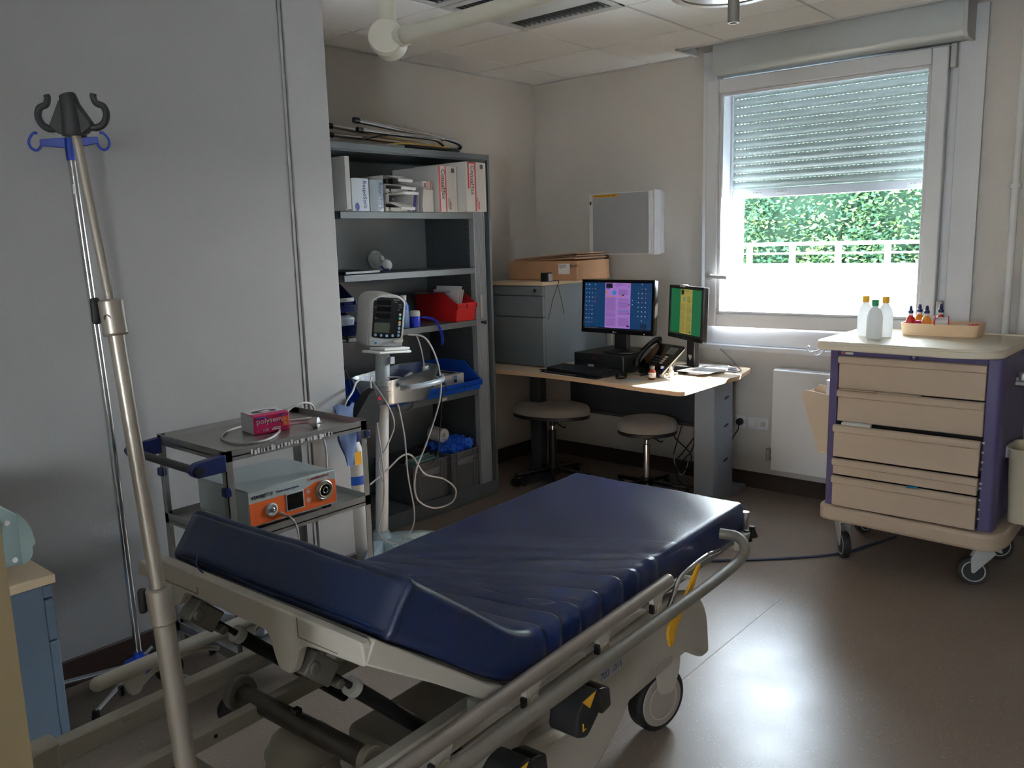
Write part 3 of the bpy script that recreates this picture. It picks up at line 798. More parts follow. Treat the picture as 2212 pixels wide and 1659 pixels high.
for i in range(4):
    solo('green_pad', MB().cbox((-3.42+.028*i,3.09+.01*i,Z5+.135-.006*i),(.012,.20,.20),ry=.25,rx=.0,rz=.1), CLOTHG, ('rearmost','second rearmost','second nearest','nearest')[i]+' of the pale green pads in the left crate', 'pad', (-3.42,3.09,Z5+.01), group='green pads in the crate', bev=.003)
# gloves pile: each crumpled glove
def blob(c, r, sx, sy, sz, seed):
    random.seed(seed); g = MB(); ph = [random.uniform(0,6) for _ in range(6)]
    def f(u, v):
        th, p = u*2*pi, v*pi
        d = V((sin(p)*cos(th),sin(p)*sin(th),-cos(p)))
        k = 1+.22*sin(4*th+ph[0])*sin(3*p+ph[1])+.14*sin(7*th+ph[2])*sin(6*p+ph[3])+.08*sin(13*th+ph[4])
        return (c[0]+d.x*r*sx*k, c[1]+d.y*r*sy*k, c[2]+d.z*r*sz*k)
    g.grid(f, 36, 18)
    for q in range(4):
        a = ph[q]; p0 = V(c)+V((cos(a)*r*sx*.6, sin(a)*r*sy*.6, r*sz*.3))
        g.tube([p0, p0+V((cos(a)*.02,sin(a)*.02,.014)), p0+V((cos(a+.5)*.045,sin(a+.5)*.045,.0))], lambda t: .009*(1-.4*t), n=8)
    random.seed(seed+50); return g
gl = [((-3.35,3.29,.325),.05,1,1.1,.6),((-3.40,3.36,.335),.055,1,1.1,.62),((-3.33,3.40,.34),.05,1,1.1,.65),((-3.45,3.30,.33),.05,1.1,1,.6),((-3.42,3.42,.345),.05,1,.9,.6),((-3.34,3.345,.315),.045,1,1.2,.6)]
for i, (c, r, a, b, d) in enumerate(gl):
    solo('disposable_glove', blob(c, r, a, b, d, 11+i), GLOVE, 'crumpled blue glove in the heap on the right crate, '+('near the paper roll','in the centre','at the front right','at the back left','topmost at the back','lowest in front')[i], 'glove', (c[0],c[1],c[2]-r*d), group='crumpled blue gloves')
random.seed(5)
solo('paper_roll', MB().pipe((-3.50,3.31,.40),(-3.40,3.31,.395),.042,.015,24), PAPER, 'white paper roll resting on the blue gloves', 'roll', (-3.45,3.31,.36), bev=.002)

# ---- folding chair lying on top of the cupboard
FC = thing('folding_chair', 'folded chrome tube chair with pale yellow seat lying on the cupboard', 'chair', (-3.42,3.1,CH))
g = MB(); g.tube([(-3.40,2.787,2.117),(-3.40,3.05,2.098),(-3.40,3.30,2.080),(-3.40,3.46,2.068),(-3.41,3.54,2.052),(-3.44,3.57,2.036),(-3.50,3.575,2.032),(-3.56,3.56,2.04),(-3.60,3.50,2.06),(-3.62,3.3,2.08),(-3.62,2.787,2.115)], .0135, n=12)
part('back_leg_frame', g, CHROME, FC)
g = MB(); g.tube([(-3.38,2.789,2.070),(-3.38,3.05,2.066),(-3.38,3.29,2.062),(-3.39,3.36,2.05),(-3.42,3.42,2.03)], .0125, n=12); g.tube([(-3.62,2.79,2.07),(-3.62,3.29,2.062),(-3.60,3.42,2.03)], .0105, n=12); g.tube([(-3.38,3.0,2.066),(-3.62,3.0,2.066)],.008)
part('front_leg_frame', g, CHROME, FC)
for y, z, r, x in ((2.787,2.117,.0145,-3.40),(2.789,2.070,.013,-3.38),(2.787,2.115,.0145,-3.62),(2.79,2.07,.013,-3.62)):
    part('foot_cap', MB().cyl((x,y-.012,z+.001),(x,y+.02,z-.001),r), BLACK, FC)
g = MB(); g.prism(rrect(-3.60,-3.40,3.10,3.50,.08), 'z', 2.022, 2.036); part('seat_pad', g, mat('pale yellow vinyl',(236,200,120),.5), FC, bev=.004)
g = MB(); g.prism(rrect(-3.63,-3.37,3.05,3.56,.1), 'z', 2.004, 2.020); part('seat_board', g, BLACK, FC, bev=.004)
g = MB()
for x in (-3.38,-3.46,-3.54): g.beam((x,2.55,1.994),(x,3.08,2.004),.022,.016)
g.beam((-3.36,2.62,1.994),(-3.60,2.62,1.994),.02,.014)
part('cross_slats', g, STEEL, FC)
for y in (3.305,3.385): part('rivet_bracket', MB().cyl((-3.40,y-.006,2.08-(y-3.3)*.09),(-3.40,y+.006,2.079-(y-3.3)*.09),.016), CHROME, FC)
solo('flat_tray', MB().cbox((-3.45,2.62,CH+.003),(.3,.25,.004)), LGREY, 'thin grey sheet lying on the cupboard at its left end', 'sheet', (-3.45,2.62,CH))

# ================================================================ DESK
DK = thing('office_desk', 'beech topped corner desk with grey metal legs below the light box', 'desk', (-2.8, 4.1, 0))
top = rpoly([(-3.52,3.70),(-3.33,3.692),(-2.92,3.723),(-2.545,3.684),(-2.30,3.636),(-2.02,3.622),(-2.02,4.10),(-2.0,4.19),(-2.065,4.50),(-2.11,4.56),(-3.66,4.56),(-3.66,3.75)],
            [.02,.05,.2,.2,.1,.05,.05,.05,.05,.03,.01,.01], 4)
part('desk_top', MB().prism(top, 'z', .715, .740), BEECH, DK, bev=.003)
g = MB(); n = len(top)
for i in range(n):
    p, q = V(top[i]), V(top[(i+1)%n]); d = (q-p)
    if d.length < 1e-5 or (p.y > 4.52 and q.y > 4.52) or (p.x < -3.5 and q.x < -3.5): continue
    nn = V((d.y,-d.x)).normalized()*.0022
    g.add([(p.x,p.y,.7175),(q.x,q.y,.7175),(q.x,q.y,.7375),(p.x,p.y,.7375),(p.x+nn.x,p.y+nn.y,.7175),(q.x+nn.x,q.y+nn.y,.7175),(q.x+nn.x,q.y+nn.y,.7375),(p.x+nn.x,p.y+nn.y,.7375)],
          [(4,5,6,7),(0,1,5,4),(2,3,7,6)])
part('edge_band', g, BEECH_E, DK)
LEGM = mat('silver desk leg', (150,158,168), .4, metal=.3, var=.03)
g = MB()
x0, x1 = -2.225, -2.105
g.prism([(4.14,.04),(4.36,.04),(4.34,.71),(4.12,.71)], 'x', x1, x1+.004)
g.box(x0, x1, 4.13, 4.145, .04, .71); g.box(x0+.02, x0+.03, 4.145, 4.34, .04, .71)
g.mi = 1
for z in (.60,.44,.24):
    yy = 4.27; g.add([(x1+.0046, yy+.03*cos(a)*1.0, z+.008*sin(a)+.004*cos(a)) for a in [2*pi*i/14 for i in range(14)]], [tuple(range(14))])
part('desk_leg', g, [LEGM, BLACK], DK)
g = MB(); g.prism(rpoly([(3.98,0),(4.60-.03,0),(4.55,.03),(4.34,.06),(4.13,.06),(4.0,.03)],[.01,.02,.03,.03,.03,.02]), 'x', -2.20, -2.11); part('leg_foot', g, LEGM, DK, bev=.006)
g = MB(); g.box(-3.30,-3.22,3.98,4.05,0,.71); g.prism([(3.8,0),(4.45,0),(4.3,.04),(3.95,.04)],'x',-3.31,-3.21); part('desk_leg', g, DARK, DK, bev=.004)
g = MB(); g.box(-3.22,-2.22,4.30,4.315,.415,.71); g.box(-3.22,-2.22,4.285,4.32,.40,.42); part('modesty_panel', g, DARK, DK, bev=.002)
for i, (pts) in enumerate(([(-2.45,4.28,.41),(-2.40,4.22,.34),(-2.33,4.2,.30),(-2.28,4.2,.25),(-2.30,4.2,.18),(-2.36,4.2,.14),(-2.38,4.2,.20),(-2.33,4.2,.27),(-2.25,4.2,.38)],
                           [(-2.38,4.27,.41),(-2.40,4.24,.30),(-2.42,4.24,.20),(-2.40,4.24,.10),(-2.36,4.3,.03),(-2.25,4.45,.015)],
                           [(-2.30,4.27,.41),(-2.28,4.22,.3),(-2.33,4.2,.22),(-2.40,4.22,.16)])):
    part('under_desk_cable', MB().tube(pts, .004, n=7), BLACK, DK)
pts = [V((-2.37,4.24,.19))+V((cos(a)*.045*(1+.05*sin(a*3)),.01*sin(a*2),sin(a)*.075)) for a in [i*2*pi/12 for i in range(40)]]
part('coiled_cable', MB().tube(pts,.003,n=6,k=3), CORDW, DK)

# drawer unit standing on the desk
PU = thing('drawer_unit', 'grey metal drawer unit with beech top standing on the desk', 'drawer unit', (-3.31, 4.2, .742))
PM = mat('pedestal grey', (112,120,125), .45, var=.03)
part('body', MB().box(-3.515,-3.11,3.915,4.565,.742,1.232), PM, PU, bev=.002)
for z0, z1, lab in ((1.175,1.230,'lock_rail'),(1.045,1.170,'drawer_front'),(.745,1.040,'drawer_front')):
    part(lab, MB().box(-3.513,-3.112,3.893,3.914,z0,z1), PM, PU, bev=.002)
part('lock', MB().cyl((-3.165,3.893,1.205),(-3.165,3.885,1.205),.010), CHROME, PU)
part('unit_top', MB().box(-3.52,-3.105,3.888,4.57,1.233,1.255), BEECH, PU, bev=.002)
# cardboard box with folded sheet on top
CB = thing('cardboard_box', 'brown cardboard box with address label on the desk drawer unit', 'box', (-3.24,4.25,1.256))
part('box_body', MB().box(-3.515,-2.975,4.06,4.40,1.256,1.375), CBOX, CB, bev=.003)
for i in range(3): 
    part('folded_flap', MB().cbox((-3.235,4.22+.01*i,1.382+i*.010),(.50-.02*i,.33,.006),ry=-.03-.02*i,rz=.02*i), CBOXD if i%2 else CBOX, CB)
part('address_label', MB().box(-3.115,-3.03,4.0585,4.06,1.295,1.358), PAPER, CB)
text('Ref 2019-114\nsterile goods\n   21', .010, (-3.11,4.058,1.345), (1,0,0), (0,0,1), INK, CB)
text('Prets', .03, (-3.025,4.058,1.33), (1,0,.15), (-.15,0,1), INK, CB)
# small black speaker with its cord
SP = thing('small_speaker', 'small black cube speaker at the front of the drawer unit top', 'speaker', (-3.12,3.95,1.256))
part('speaker_body', MB().box(-3.15,-3.095,3.925,3.975,1.256,1.308), BLACK, SP, bev=.004)
part('speaker_face', MB().box(-3.0945,-3.090,3.93,3.97,1.26,1.304), CHROME, SP, bev=.002)
g = MB(); g.tube([(-3.09,3.97,1.26),(-3.07,4.0,1.258),(-3.098,4.02,1.22),(-3.1,3.98,1.15),(-3.1,3.95,1.07),(-3.1,3.93,1.03)], .002, n=6); g.tube([(-3.07,4.0,1.259),(-3.096,4.03,1.22),(-3.098,4.06,1.14),(-3.098,4.085,1.05)],.002,n=6)
part('speaker_cord', g, DARK, SP)
# letter holders behind the cupboard
solo('letter_tray', MB().box(-3.60,-3.52,3.66,3.90,.741,1.36).box(-3.60,-3.38,3.66,3.70,.741,.76), BLACK, 'dark tall holder standing on the desk against the wall', 'holder', (-3.56,3.8,.741), bev=.003)
solo('letter_tray', MB().box(-3.60,-3.56,3.99,4.06,1.256,1.30), DARK, 'small dark holder behind the cardboard box', 'holder', (-3.58,4.02,1.256), bev=.003) if False else None

# x-ray light box on the window wall
LB = thing('light_box', 'white x-ray light box mounted on the wall above the desk', 'light box', (-2.94, YB, 1.59))
part('case', MB().box(-3.18,-2.705,4.474,YB,1.398,1.783), WHITE, LB, bev=.004)
part('viewing_panel', MB().box(-3.145,-2.735,4.4685,4.4735,1.405,1.776), mat('light box panel',(168,170,174),.3), LB, bev=.001)
g = MB(); g.box(-2.735,-2.722,4.464,4.474,1.404,1.778); part('side_channel', g, PVC, LB, bev=.003)
g = MB(); g.box(-2.7045,-2.695,4.478,4.55,1.395,1.786); g.box(-2.7045,-2.690,4.55,YB-.002,1.402,1.779); part('side_cover', g, PVC, LB, bev=.003)
part('warning_strip', MB().box(-3.14,-2.955,4.4675,4.4685,1.757,1.773), YELLOW, LB)
text('ATTENTION NE PAS TOUCHER   APPAREIL', .0085, (-3.132,4.467,1.762), (1,0,0), (0,0,1), INK, LB)
part('maker_mark', MB().box(-3.172,-3.160,4.4732,4.474,1.715,1.735), mat('plum ink',(50,26,52),.6), LB)
g = MB(); g.cyl((-3.085,4.53,1.398),(-3.085,4.53,1.375),.010); g.cyl((-3.085,4.53,1.375),(-3.083,4.53,1.35),.006); part('plug_inlet', g, BLACK, LB)
part('mains_cord', MB().tube([(-3.083,4.53,1.355),(-3.07,4.545,1.25),(-3.06,4.55,1.1),(-3.06,4.55,.9),(-3.06,4.55,.765)],.003,n=6), WHITE, LB)

# computer under the first monitor
PC = thing('desktop_computer', 'flat black desktop computer under the wide monitor', 'computer', (-2.72,4.12,.741))
A = MX.Translation((-2.725,4.12,0)) @ MX.Rotation(R(-4),4,'Z')
part('case', MB(A).box(-.18,.18,-.19,.19,.745,.845), BLACK, PC, bev=.004)
g = MB(A); g.box(-.178,.178,-.1935,-.19,.748,.79); g.box(-.178,.178,-.1935,-.19,.793,.842); part('front_bezel', g, mat('pc bezel',(26,26,28),.5), PC, bev=.001)
part('inventory_sticker', MB(A).box(-.075,-.03,-.1945,-.1935,.757,.782), LGREY, PC)
part('red_stripe', MB(A).box(-.035,-.031,-.1945,-.1935,.81,.835), REDI, PC)

def emis(n, c, e=1.0):
    m = mat(n, c, .3, emit=e, var=0); b = m.node_tree.nodes['Principled BSDF']
    for l in list(b.inputs['Base Color'].links): m.node_tree.links.remove(l)
    b.inputs['Base Color'].default_value = (.01,.01,.012,1); return m
EM = .38
def screen_mats():
    return [emis('screen blue',(20,105,175),EM*.45), emis('screen lilac',(205,150,250),EM*.9), emis('screen ink',(95,60,130),EM*.5), emis('screen white',(215,225,240),EM*.8), emis('screen dark',(20,25,60),EM*.3), emis('screen orange',(230,140,60),EM), emis('screen sky',(70,150,230),EM), emis('screen red',(220,80,60),EM)]
def green_mats():
    return [emis('screen green',(0,125,70),EM*.95), emis('screen straw',(205,190,95),EM*.85), emis('screen olive',(120,105,50),EM*.5), emis('screen pale',(215,215,160),EM*.6), emis('screen black',(25,35,20),EM*.3), emis('screen amber',(220,150,60),EM), emis('screen mint',(120,190,130),EM*.7), emis('screen rust',(190,90,50),EM)]
def screen_content(g, w, h, seed, icons):
    """desktop picture in local x/z, face at y=-eps; document column in the middle"""
    random.seed(seed)
    e = -.0004
    def r(mi, x0, x1, z0, z1, d=1):
        g.mi = mi; y = e*d*1.0
        g.add([(x0,y,z0),(x1,y,z0),(x1,y,z1),(x0,y,z1)], [(0,1,2,3)])
    r(0, -w/2, w/2, -h/2, h/2, 0)
    dw = w*.195
    a, b = -dw+w*.01, dw*.98
    r(1, a, b, -h/2+h*.035, h/2, 1)
    r(4, a+.006, a+.052*w/.47, h/2-.030, h/2-.004, 2)
    mid = (a+b)/2
    z = h/2-.006
    r(2, mid-.01, mid+.03, z-.002, z, 2); r(2, mid-.03, mid+.055, z-.008, z-.0065, 2); r(2, mid-.012, mid+.012, z-.016, z-.0145, 2)
    r(5, b-.012, b-.003, z-.006, z+.002, 2); r(4, b-.018, b-.006, z-.016, z-.013, 2)
    z = h/2-.036
    r(2, a+.01, a+.035, z, z+.004, 2)
    r(6, mid-.038, mid-.012, z-.032, z-.008, 2); r(5, a+.004, a+.018, z-.026, z-.012, 2)
    r(5, a+.01, mid-.02, z-.044, z-.039, 2); r(5, mid+.012, mid+.036, z-.042, z-.036, 2); r(4, mid+.03, mid+.045, z-.036, z-.030, 2)
    zz = z-.050
    while zz > -h/2+.016:
        L = random.random()
        if L > .12: r(2, a+.005, mid-.006-.012*random.random(), zz, zz+.0010, 2)
        if random.random() > .1: r(2, mid+.004, b-.004-.012*random.random(), zz, zz+.0010, 2)
        zz -= .0034
    zz = z-.004
    while zz > z-.034:
        r(2, mid+.006, b-.004-.02*random.random(), zz, zz+.0010, 2); zz -= .0034
    r(6, mid+.004, b-.012, -.030, -.026, 3); r(4, b-.022, b-.006, -h/2+.018, -h/2+.028, 3); r(4, b-.012, b-.005, .008, .014, 3); r(4, b-.012,b-.006,-.042,-.036,3)
    r(4, -w/2, w/2, -h/2, -h/2+h*.035, 1)
    for i in range(8): r(3, -w/2+.006+i*.013, -w/2+.010+i*.013, -h/2+.003, -h/2+.006, 2)
    if icons:
        for c in range(4):
            for k in range(10):
                if c == 3 and k > 4 or c == 2 and k in (0,): continue
                x, zc = -w/2+.012+c*.0215, h/2-.012-k*.0245
                mi = random.choice([3,3,3,7,6,3]); s_ = random.choice([.0032,.0042,.0028])
                r(mi, x-s_, x+s_, zc-s_*.7, zc+s_*.8, 2)
        for c in range(3):
            for k in range(9):
                if (c == 0 and k < 2) or (c != 1 and k == 0) or k > 7 and c != 1: continue
                x, zc = w/2-.092+c*.024, h/2-.006-k*.0255
                s_ = .0028; r(random.choice([3,3,3,7]), x-s_, x+s_, zc-s_, zc+s_, 2)
        for k in range(2): r(3, w*.215, w*.226, .01-k*.024+.024, .016-k*.024+.024, 2)
        r(4, w/2-.075, w/2-.035, -h/2+.012, -h/2+.04, 2)
        for a_ in range(4):
            for b_ in range(3): r(0, w/2-.072+a_*.009, w/2-.066+a_*.009, -h/2+.014+b_*.009, -h/2+.019+b_*.009, 3)

def monitor(lab, cx, cy, cz, w, h, yaw, pitch, content, mats_, stand):
    A = MX.Translation((cx,cy,cz)) @ MX.Rotation(yaw,4,'Z')
    B = A @ MX.Rotation(pitch,4,'X')
    t = thing('computer_monitor', lab, 'monitor', (cx,cy,stand['z']))
    part('shell', MB(B).prism(rrect(-w/2-.018,w/2+.018,-h/2-.022,h/2+.018,.008), 'y', .002, .030), BLACK, t, bev=.003)
    g = MB(B)
    for b in ((-w/2-.018,-w/2,-h/2,h/2),(w/2,w/2+.018,-h/2,h/2),(-w/2-.018,w/2+.018,h/2,h/2+.018),(-w/2-.018,w/2+.018,-h/2-.024,-h/2)): g.box(b[0],b[1],-.006,.003,b[2],b[3])
    part('bezel', g, BLACKG, t, bev=.0015)
    g = MB(B); content(g, w, h); part('screen', g, mats_, t, smooth=False, recalc=False)
    part('rear_housing', MB(B).box(-w*.3,w*.3,.03,.055,-h*.35,h*.3), BLACK, t, bev=.006)
    z0 = stand['z']
    g = MB(A); g.box(-.045,.045,.030,.065,z0+.018-cz,-h*.2); part('stand_neck', g, BLACK, t, bev=.004)
    g = MB(A)
    if stand['round']: g.lathe([(.115,z0-cz),(.115,z0+.010-cz),(.08,z0+.018-cz),(.04,z0+.020-cz)], (0,.03,0), 32, sy=.8)
    else: g.box(-.13,.13,-.06,.13,z0-cz,z0+.015-cz)
    part('stand_base', g, BLACK, t, bev=.002)
    return t, B, A
m1, B, A = monitor('wide black monitor showing a lilac document on a blue desktop', -2.665, 4.02, 1.115, .475, .268, R(-3), R(-3), lambda g,w,h: screen_content(g,w,h,3,True), screen_mats(), dict(z=.847, round=True))
g = MB(B); g.cyl((.0-.018,-.0065,-.148),(-.018,-.0085,-.148),.005); part('maker_emblem', g, LGREY, m1)
text('LG', .011, tuple(B @ V((-.010,-.0068,-.152))), B.to_3x3() @ V((1,0,0)), B.to_3x3() @ V((0,0,1)), LGREY, m1)
part('power_button', MB(B).cyl((.195,-.0065,-.150),(.195,-.0085,-.150),.004), LGREY, m1)
m2, B, A = monitor('narrower black monitor turned sideways showing a straw document on green', -2.335, 4.22, 1.075, .375, .262, R(-34), R(-2), lambda g,w,h: screen_content(g,w,h,5,False), green_mats(), dict(z=.742, round=False))
g = MB(B); g.box(-.07,-.005,-.009,.012,.142,.156); part('webcam', g, PVC, m2, bev=.002)
text('hp', .010, tuple(B @ V((-.012,-.0068,-.148))), B.to_3x3() @ V((1,0,0)), B.to_3x3() @ V((0,0,1)), GREY, m2)
g = MB(A); g.prism([(0.0,.012),(.012,.018),(.02,.006),(0,-.014),(-.02,.006),(-.012,.018)], 'y', .028, .030)
g.v = [p + A.to_3x3() @ V((0,0,.815-1.075)) for p in g.v]; part('heart_cutout', g, WHITE, m2)

# keyboard, mouse, phone, bottles, papers
KB = thing('keyboard', 'black computer keyboard in front of the flat computer', 'keyboard', (-2.78,3.86,.741))
A = MX.Translation((-2.80,3.86,.742)) @ MX.Rotation(R(-8),4,'Z') @ MX.Rotation(R(4),4,'X')
part('keyboard_body', MB(A).prism(rrect(-.225,.225,-.08,.075,.015), 'z', .004, .018), BLACK, KB, bev=.003)
part('palm_rest', MB(A).prism(rrect(-.225,.225,-.13,-.078,.015), 'z', .0, .012), BLACKG, KB, bev=.003)
g = MB(A)
for r_ in range(6):
    nk = 20
    for k in range(nk):
        if r_ == 0 and 4 <= k <= 9: continue
        x = -.212+k*.0215+(.0 if k < 15 else .004)
        g.cbox((x, -.062+r_*.0235, .0205),(.0175,.018,.007))
g.cbox((-.075,-.062,.0205),(.12,.018,.007))
o = part('keys', g, mat('key cap',(34,34,38),.35), KB, bev=.002); o['kind'] = 'stuff'
part('keyboard_cord', MB().tube([(-2.95,3.95,.748),(-3.0,4.0,.75),(-2.96,4.06,.752),(-2.90,4.08,.75),(-2.88,4.12,.746)],.002,n=6), BLACK, KB)
MO = thing('computer_mouse', 'black computer mouse at the right end of the keyboard', 'mouse', (-2.505,3.815,.741))
g = MB(MX.Translation((-2.505,3.815,.741)) @ MX.Rotation(R(12),4,'Z')); g.sph((0,0,.012),.03,1.0,1.75,.9); g.v = [V((p.x,p.y,max(p.z,.7415))) for p in g.v]
part('mouse_body', g, BLACKG, MO)
part('scroll_wheel', MB().cyl((-2.508,3.838,.762),(-2.502,3.838,.762),.006,n=12), DARK, MO)
part('mouse_cord', MB().tube([(-2.51,3.865,.75),(-2.50,3.92,.744),(-2.46,3.98,.744),(-2.45,4.05,.744),(-2.5,4.12,.744)],.0018,n=6), BLACK, MO)
solo('pen', MB().cyl((-3.06,3.80,.746),(-2.95,3.85,.746),.004,n=10).cyl((-3.06,3.80,.746),(-3.072,3.795,.744),.004,.001,n=10), BLACK, 'black pen lying left of the keyboard', 'pen', (-3.0,3.83,.742))
PH = thing('desk_phone', 'black office telephone with tilted keypad, right of the computer', 'telephone', (-2.44,4.10,.741))
A = MX.Translation((-2.41,4.05,.742)) @ MX.Rotation(R(-22),4,'Z')
g = MB(A); g.prism([(-.075,.015),(-.07,.03),(.085,.155),(.092,.147),(-.03,.02)], 'x', -.115, .125); g.prism([(-.075,.0),(-.07,.018),(.06,.012),(.06,0)],'x',-.09,.10); g.prism([(.03,.0),(.05,.0),(.075,.13),(.055,.12)],'x',-.06,.07); part('phone_body', g, BLACK, PH, bev=.004)
FP = A @ MX.Translation((0,-.07,.032)) @ MX.Rotation(atan2(.125,.155),4,'X')
g = MB(FP); g.box(-.113,.123,0,.198,.0,.004); part('key_deck', g, BLACKG, PH, bev=.002)
g = MB(FP); g.box(.03,.10,.125,.175,.0045,.0055); part('phone_display', g, mat('phone lcd',(95,100,100),.25), PH)
g = MB(FP)
for i in range(4):
    for j in range(3): g.box(-.03+j*.022,-.014+j*.022,.03+i*.02,.042+i*.02,.0045,.007)
part('number_keys', g, DARK, PH)
g = MB(FP)
for i in range(4): g.box(.05,.075,.05+i*.016,.058+i*.016,.0045,.007)
part('line_keys', g, LGREY, PH)
part('status_light', MB(FP).cyl((.113,.02,.0045),(.113,.02,.007),.003,n=10), mat('blue led',(60,80,255),.3,emit=2), PH)
g = MB(FP); g.tube([(-.09,-.005,.018),(-.092,.02,.040),(-.093,.10,.052),(-.092,.18,.040),(-.09,.205,.018)], lambda t: .022-.008*sin(pi*t), n=14); part('handset', g, BLACKG, PH)
part('phone_edge', MB(A).prism([(-.075,.012),(-.075,.02),(.080,.145),(.084,.142)],'x',.1251,.128), LGREY, PH)
pts = [(-2.44+.012*cos(i*.9),3.99-.0016*i+.0,.750+.006*sin(i*.9)) for i in range(50)]
part('coiled_cord', MB().tube(pts,.002,n=5,k=2), BLACK, PH)
t = thing('medicine_bottle', 'small brown glass bottle with grey cap and white label on the desk', 'bottle', (-2.342,3.868,.741))
c = (-2.342,3.868,.741)
g = MB(); g.lathe([(.018,0),(.020,.003),(.020,.042),(.015,.052),(.012,.056),(.012,.062)], c, 24); part('glass_body', g, mat('amber glass',(110,42,16),.1,spec=.8), t)
g = MB(); g.lathe([(.0146,.058),(.0146,.074),(.012,.075)], c, 24); part('cap', g, DARK, t)
g = MB(); g.lathe([(.0203,.010),(.0206,.011),(.0206,.037),(.0203,.038)], c, 24); part('label', g, PAPER, t)
text('BETADINE', .006, (c[0]-.012,c[1]-.0205,c[2]+.026), (1,-.1,0), (0,0,1), INK, t)
for i, (x, y, h) in enumerate(((-2.335,3.965,.060),(-2.295,3.985,.066))):
    t = thing('dropper_bottle', ('white dropper bottle just behind the brown bottle','white dropper bottle with long tip beside the phone foot')[i], 'bottle', (x,y,.741), group='white dropper bottles')
    g = MB(); g.lathe([(.014,0),(.0155,.003),(.0155,h*.5),(.010,h*.62),(.007,h*.66)], (x,y,.741), 20); part('bottle_body', g, PVC, t)
    g = MB(); g.lathe([(.010,h*.64),(.010,h*.8),(.004,h*.92),(.003,h)] if i else [(.011,h*.64),(.011,h*.98),(.009,h)], (x,y,.741), 20); part('cap', g, WHITE, t)
solo('syringe_wrapper', MB().cbox((-2.42,3.78,.7422),(.09,.02,.001),rz=.5), mat('pale blue film',(170,210,240),.4), 'pale blue paper wrapper lying in front of the brown bottle', 'wrapper', (-2.42,3.78,.741))
for i in range(4):
    solo('paper_sheet', MB().cbox((-2.23+.006*i,4.26-.008*i,.7465+.0042*i),(.20,.29,.0028),rz=-.5+.14*i), (mat('grey sleeve',(130,130,160),.4) if i%2 == 0 else PAPER), ('grey sleeve at the bottom of the pile','white sheet in the pile','grey sleeve near the top of the pile','white sheet on top of the pile')[i]+' by the sideways monitor', 'paper', (-2.23,4.26,.742), group='papers under the sideways monitor')
solo('white_cable', MB().tube([(-2.33,4.12,.752),(-2.27,4.12,.766),(-2.20,4.19,.778),(-2.13,4.27,.780),(-2.10,4.32,.765),(-2.11,4.36,.75)],.004,n=8), WHITE, 'white cable arching over the papers on the desk', 'cable', (-2.2,4.2,.75))
solo('black_cable', MB().tube([(-2.23,4.44,.85),(-2.17,4.46,.79),(-2.11,4.42,.755),(-2.06,4.36,.745),(-2.07,4.28,.745),(-2.14,4.26,.75)],.003,n=8), BLACK, 'black cable looping at the right of the desk papers', 'cable', (-2.1,4.35,.745))

# stools
def stool(lab, outline, cx, cy, z, poler, m, legm, base):
    t = thing('rolling_stool', lab, 'stool', (cx,cy,0))
    g = MB(); n = len(outline); c2 = V((sum(p[0] for p in outline)/n, sum(p[1] for p in outline)/n))
    rings = [(1,.012),(1.0,.03),(.985,.048),(.94,.062),(.8,.070),(.5,.073),(.15,.074)]
    vs = []; fs = []
    for s_, h in rings: vs += [(c2.x+(p[0]-c2.x)*s_, c2.y+(p[1]-c2.y)*s_, z-.074+h) for p in outline]
    for k in range(len(rings)-1): fs += [(k*n+i,k*n+(i+1)%n,(k+1)*n+(i+1)%n,(k+1)*n+i) for i in range(n)]
    fs += [tuple(range(n))[::-1], tuple(range((len(rings)-1)*n,len(rings)*n))]
    g.add(vs, fs); part('seat', g, FABRIC, t, sharp=60)
    part('seat_pan', MB().prism([(c2.x+(p[0]-c2.x)*.99,c2.y+(p[1]-c2.y)*.99) for p in outline],'z',z-.085,z-.062), BLACK, t, bev=.003)
    g = MB(); g.cyl((cx,cy,.10),(cx,cy,z-.16),poler); part('gas_column', g, legm, t)
    g = MB(); g.cyl((cx,cy,z-.16),(cx,cy,z-.12),.011); part('piston', g, CHROME, t)
    g = MB(); g.cyl((cx,cy,z-.13),(cx,cy,z-.085),.018); g.box(cx-.06,cx+.06,cy-.05,cy+.05,z-.092,z-.085); part('mount_plate', g, BLACK, t)
    part('height_lever', MB().tube([(cx,cy,z-.10),(cx+.07,cy-.02,z-.115),(cx+.11,cy-.03,z-.125),(cx+.125,cy-.03,z-.118)],.004,n=8), BLACK, t)
    part('hub', MB().cyl((cx,cy,.055),(cx,cy,.12),.035), BLACK, t, bev=.004)
    for i in range(5):
        a = base+i*2*pi/5; e = V((cx+cos(a)*.24, cy+sin(a)*.24, .070))
        part('star_arm', MB().beam((cx,cy,.095), e, .036, .022), BLACKG, t, bev=.005)
        g = MB(); d = V((-sin(a+.5),cos(a+.5),0)); w_ = V((e.x,e.y,.025))
        for s_ in (-1,1): g.cyl(w_+d*.006*s_, w_+d*.020*s_, .025, n=16)
        g.cyl((e.x,e.y,.02),(e.x,e.y,.07),.007,n=10)
        part('caster', g, RUB, t, bev=.002)
    return t
oval = []
for i in range(40):
    a = 2*pi*i/40; x = .255*cos(a); y = .165*sin(a)
    if sin(a) < 0: y += .035*max(0,cos(a*1.0-.6))*abs(sin(a))
    oval.append((-3.16+x*cos(.25)-y*sin(.25)*1.0, 4.015+x*sin(.25)+y*cos(.25)))
stool('grey saddle shaped stool on a black column beneath the desk', oval, -3.115, 3.97, .50, .026, FABRIC, BLACK, .3)
stool('round grey stool with a chrome column in front of the desk leg', [(-2.49+.173*cos(2*pi*i/36), 4.06+.173*sin(2*pi*i/36)) for i in range(36)], -2.50, 4.07, .475, .021, FABRIC, CHROME, .35)
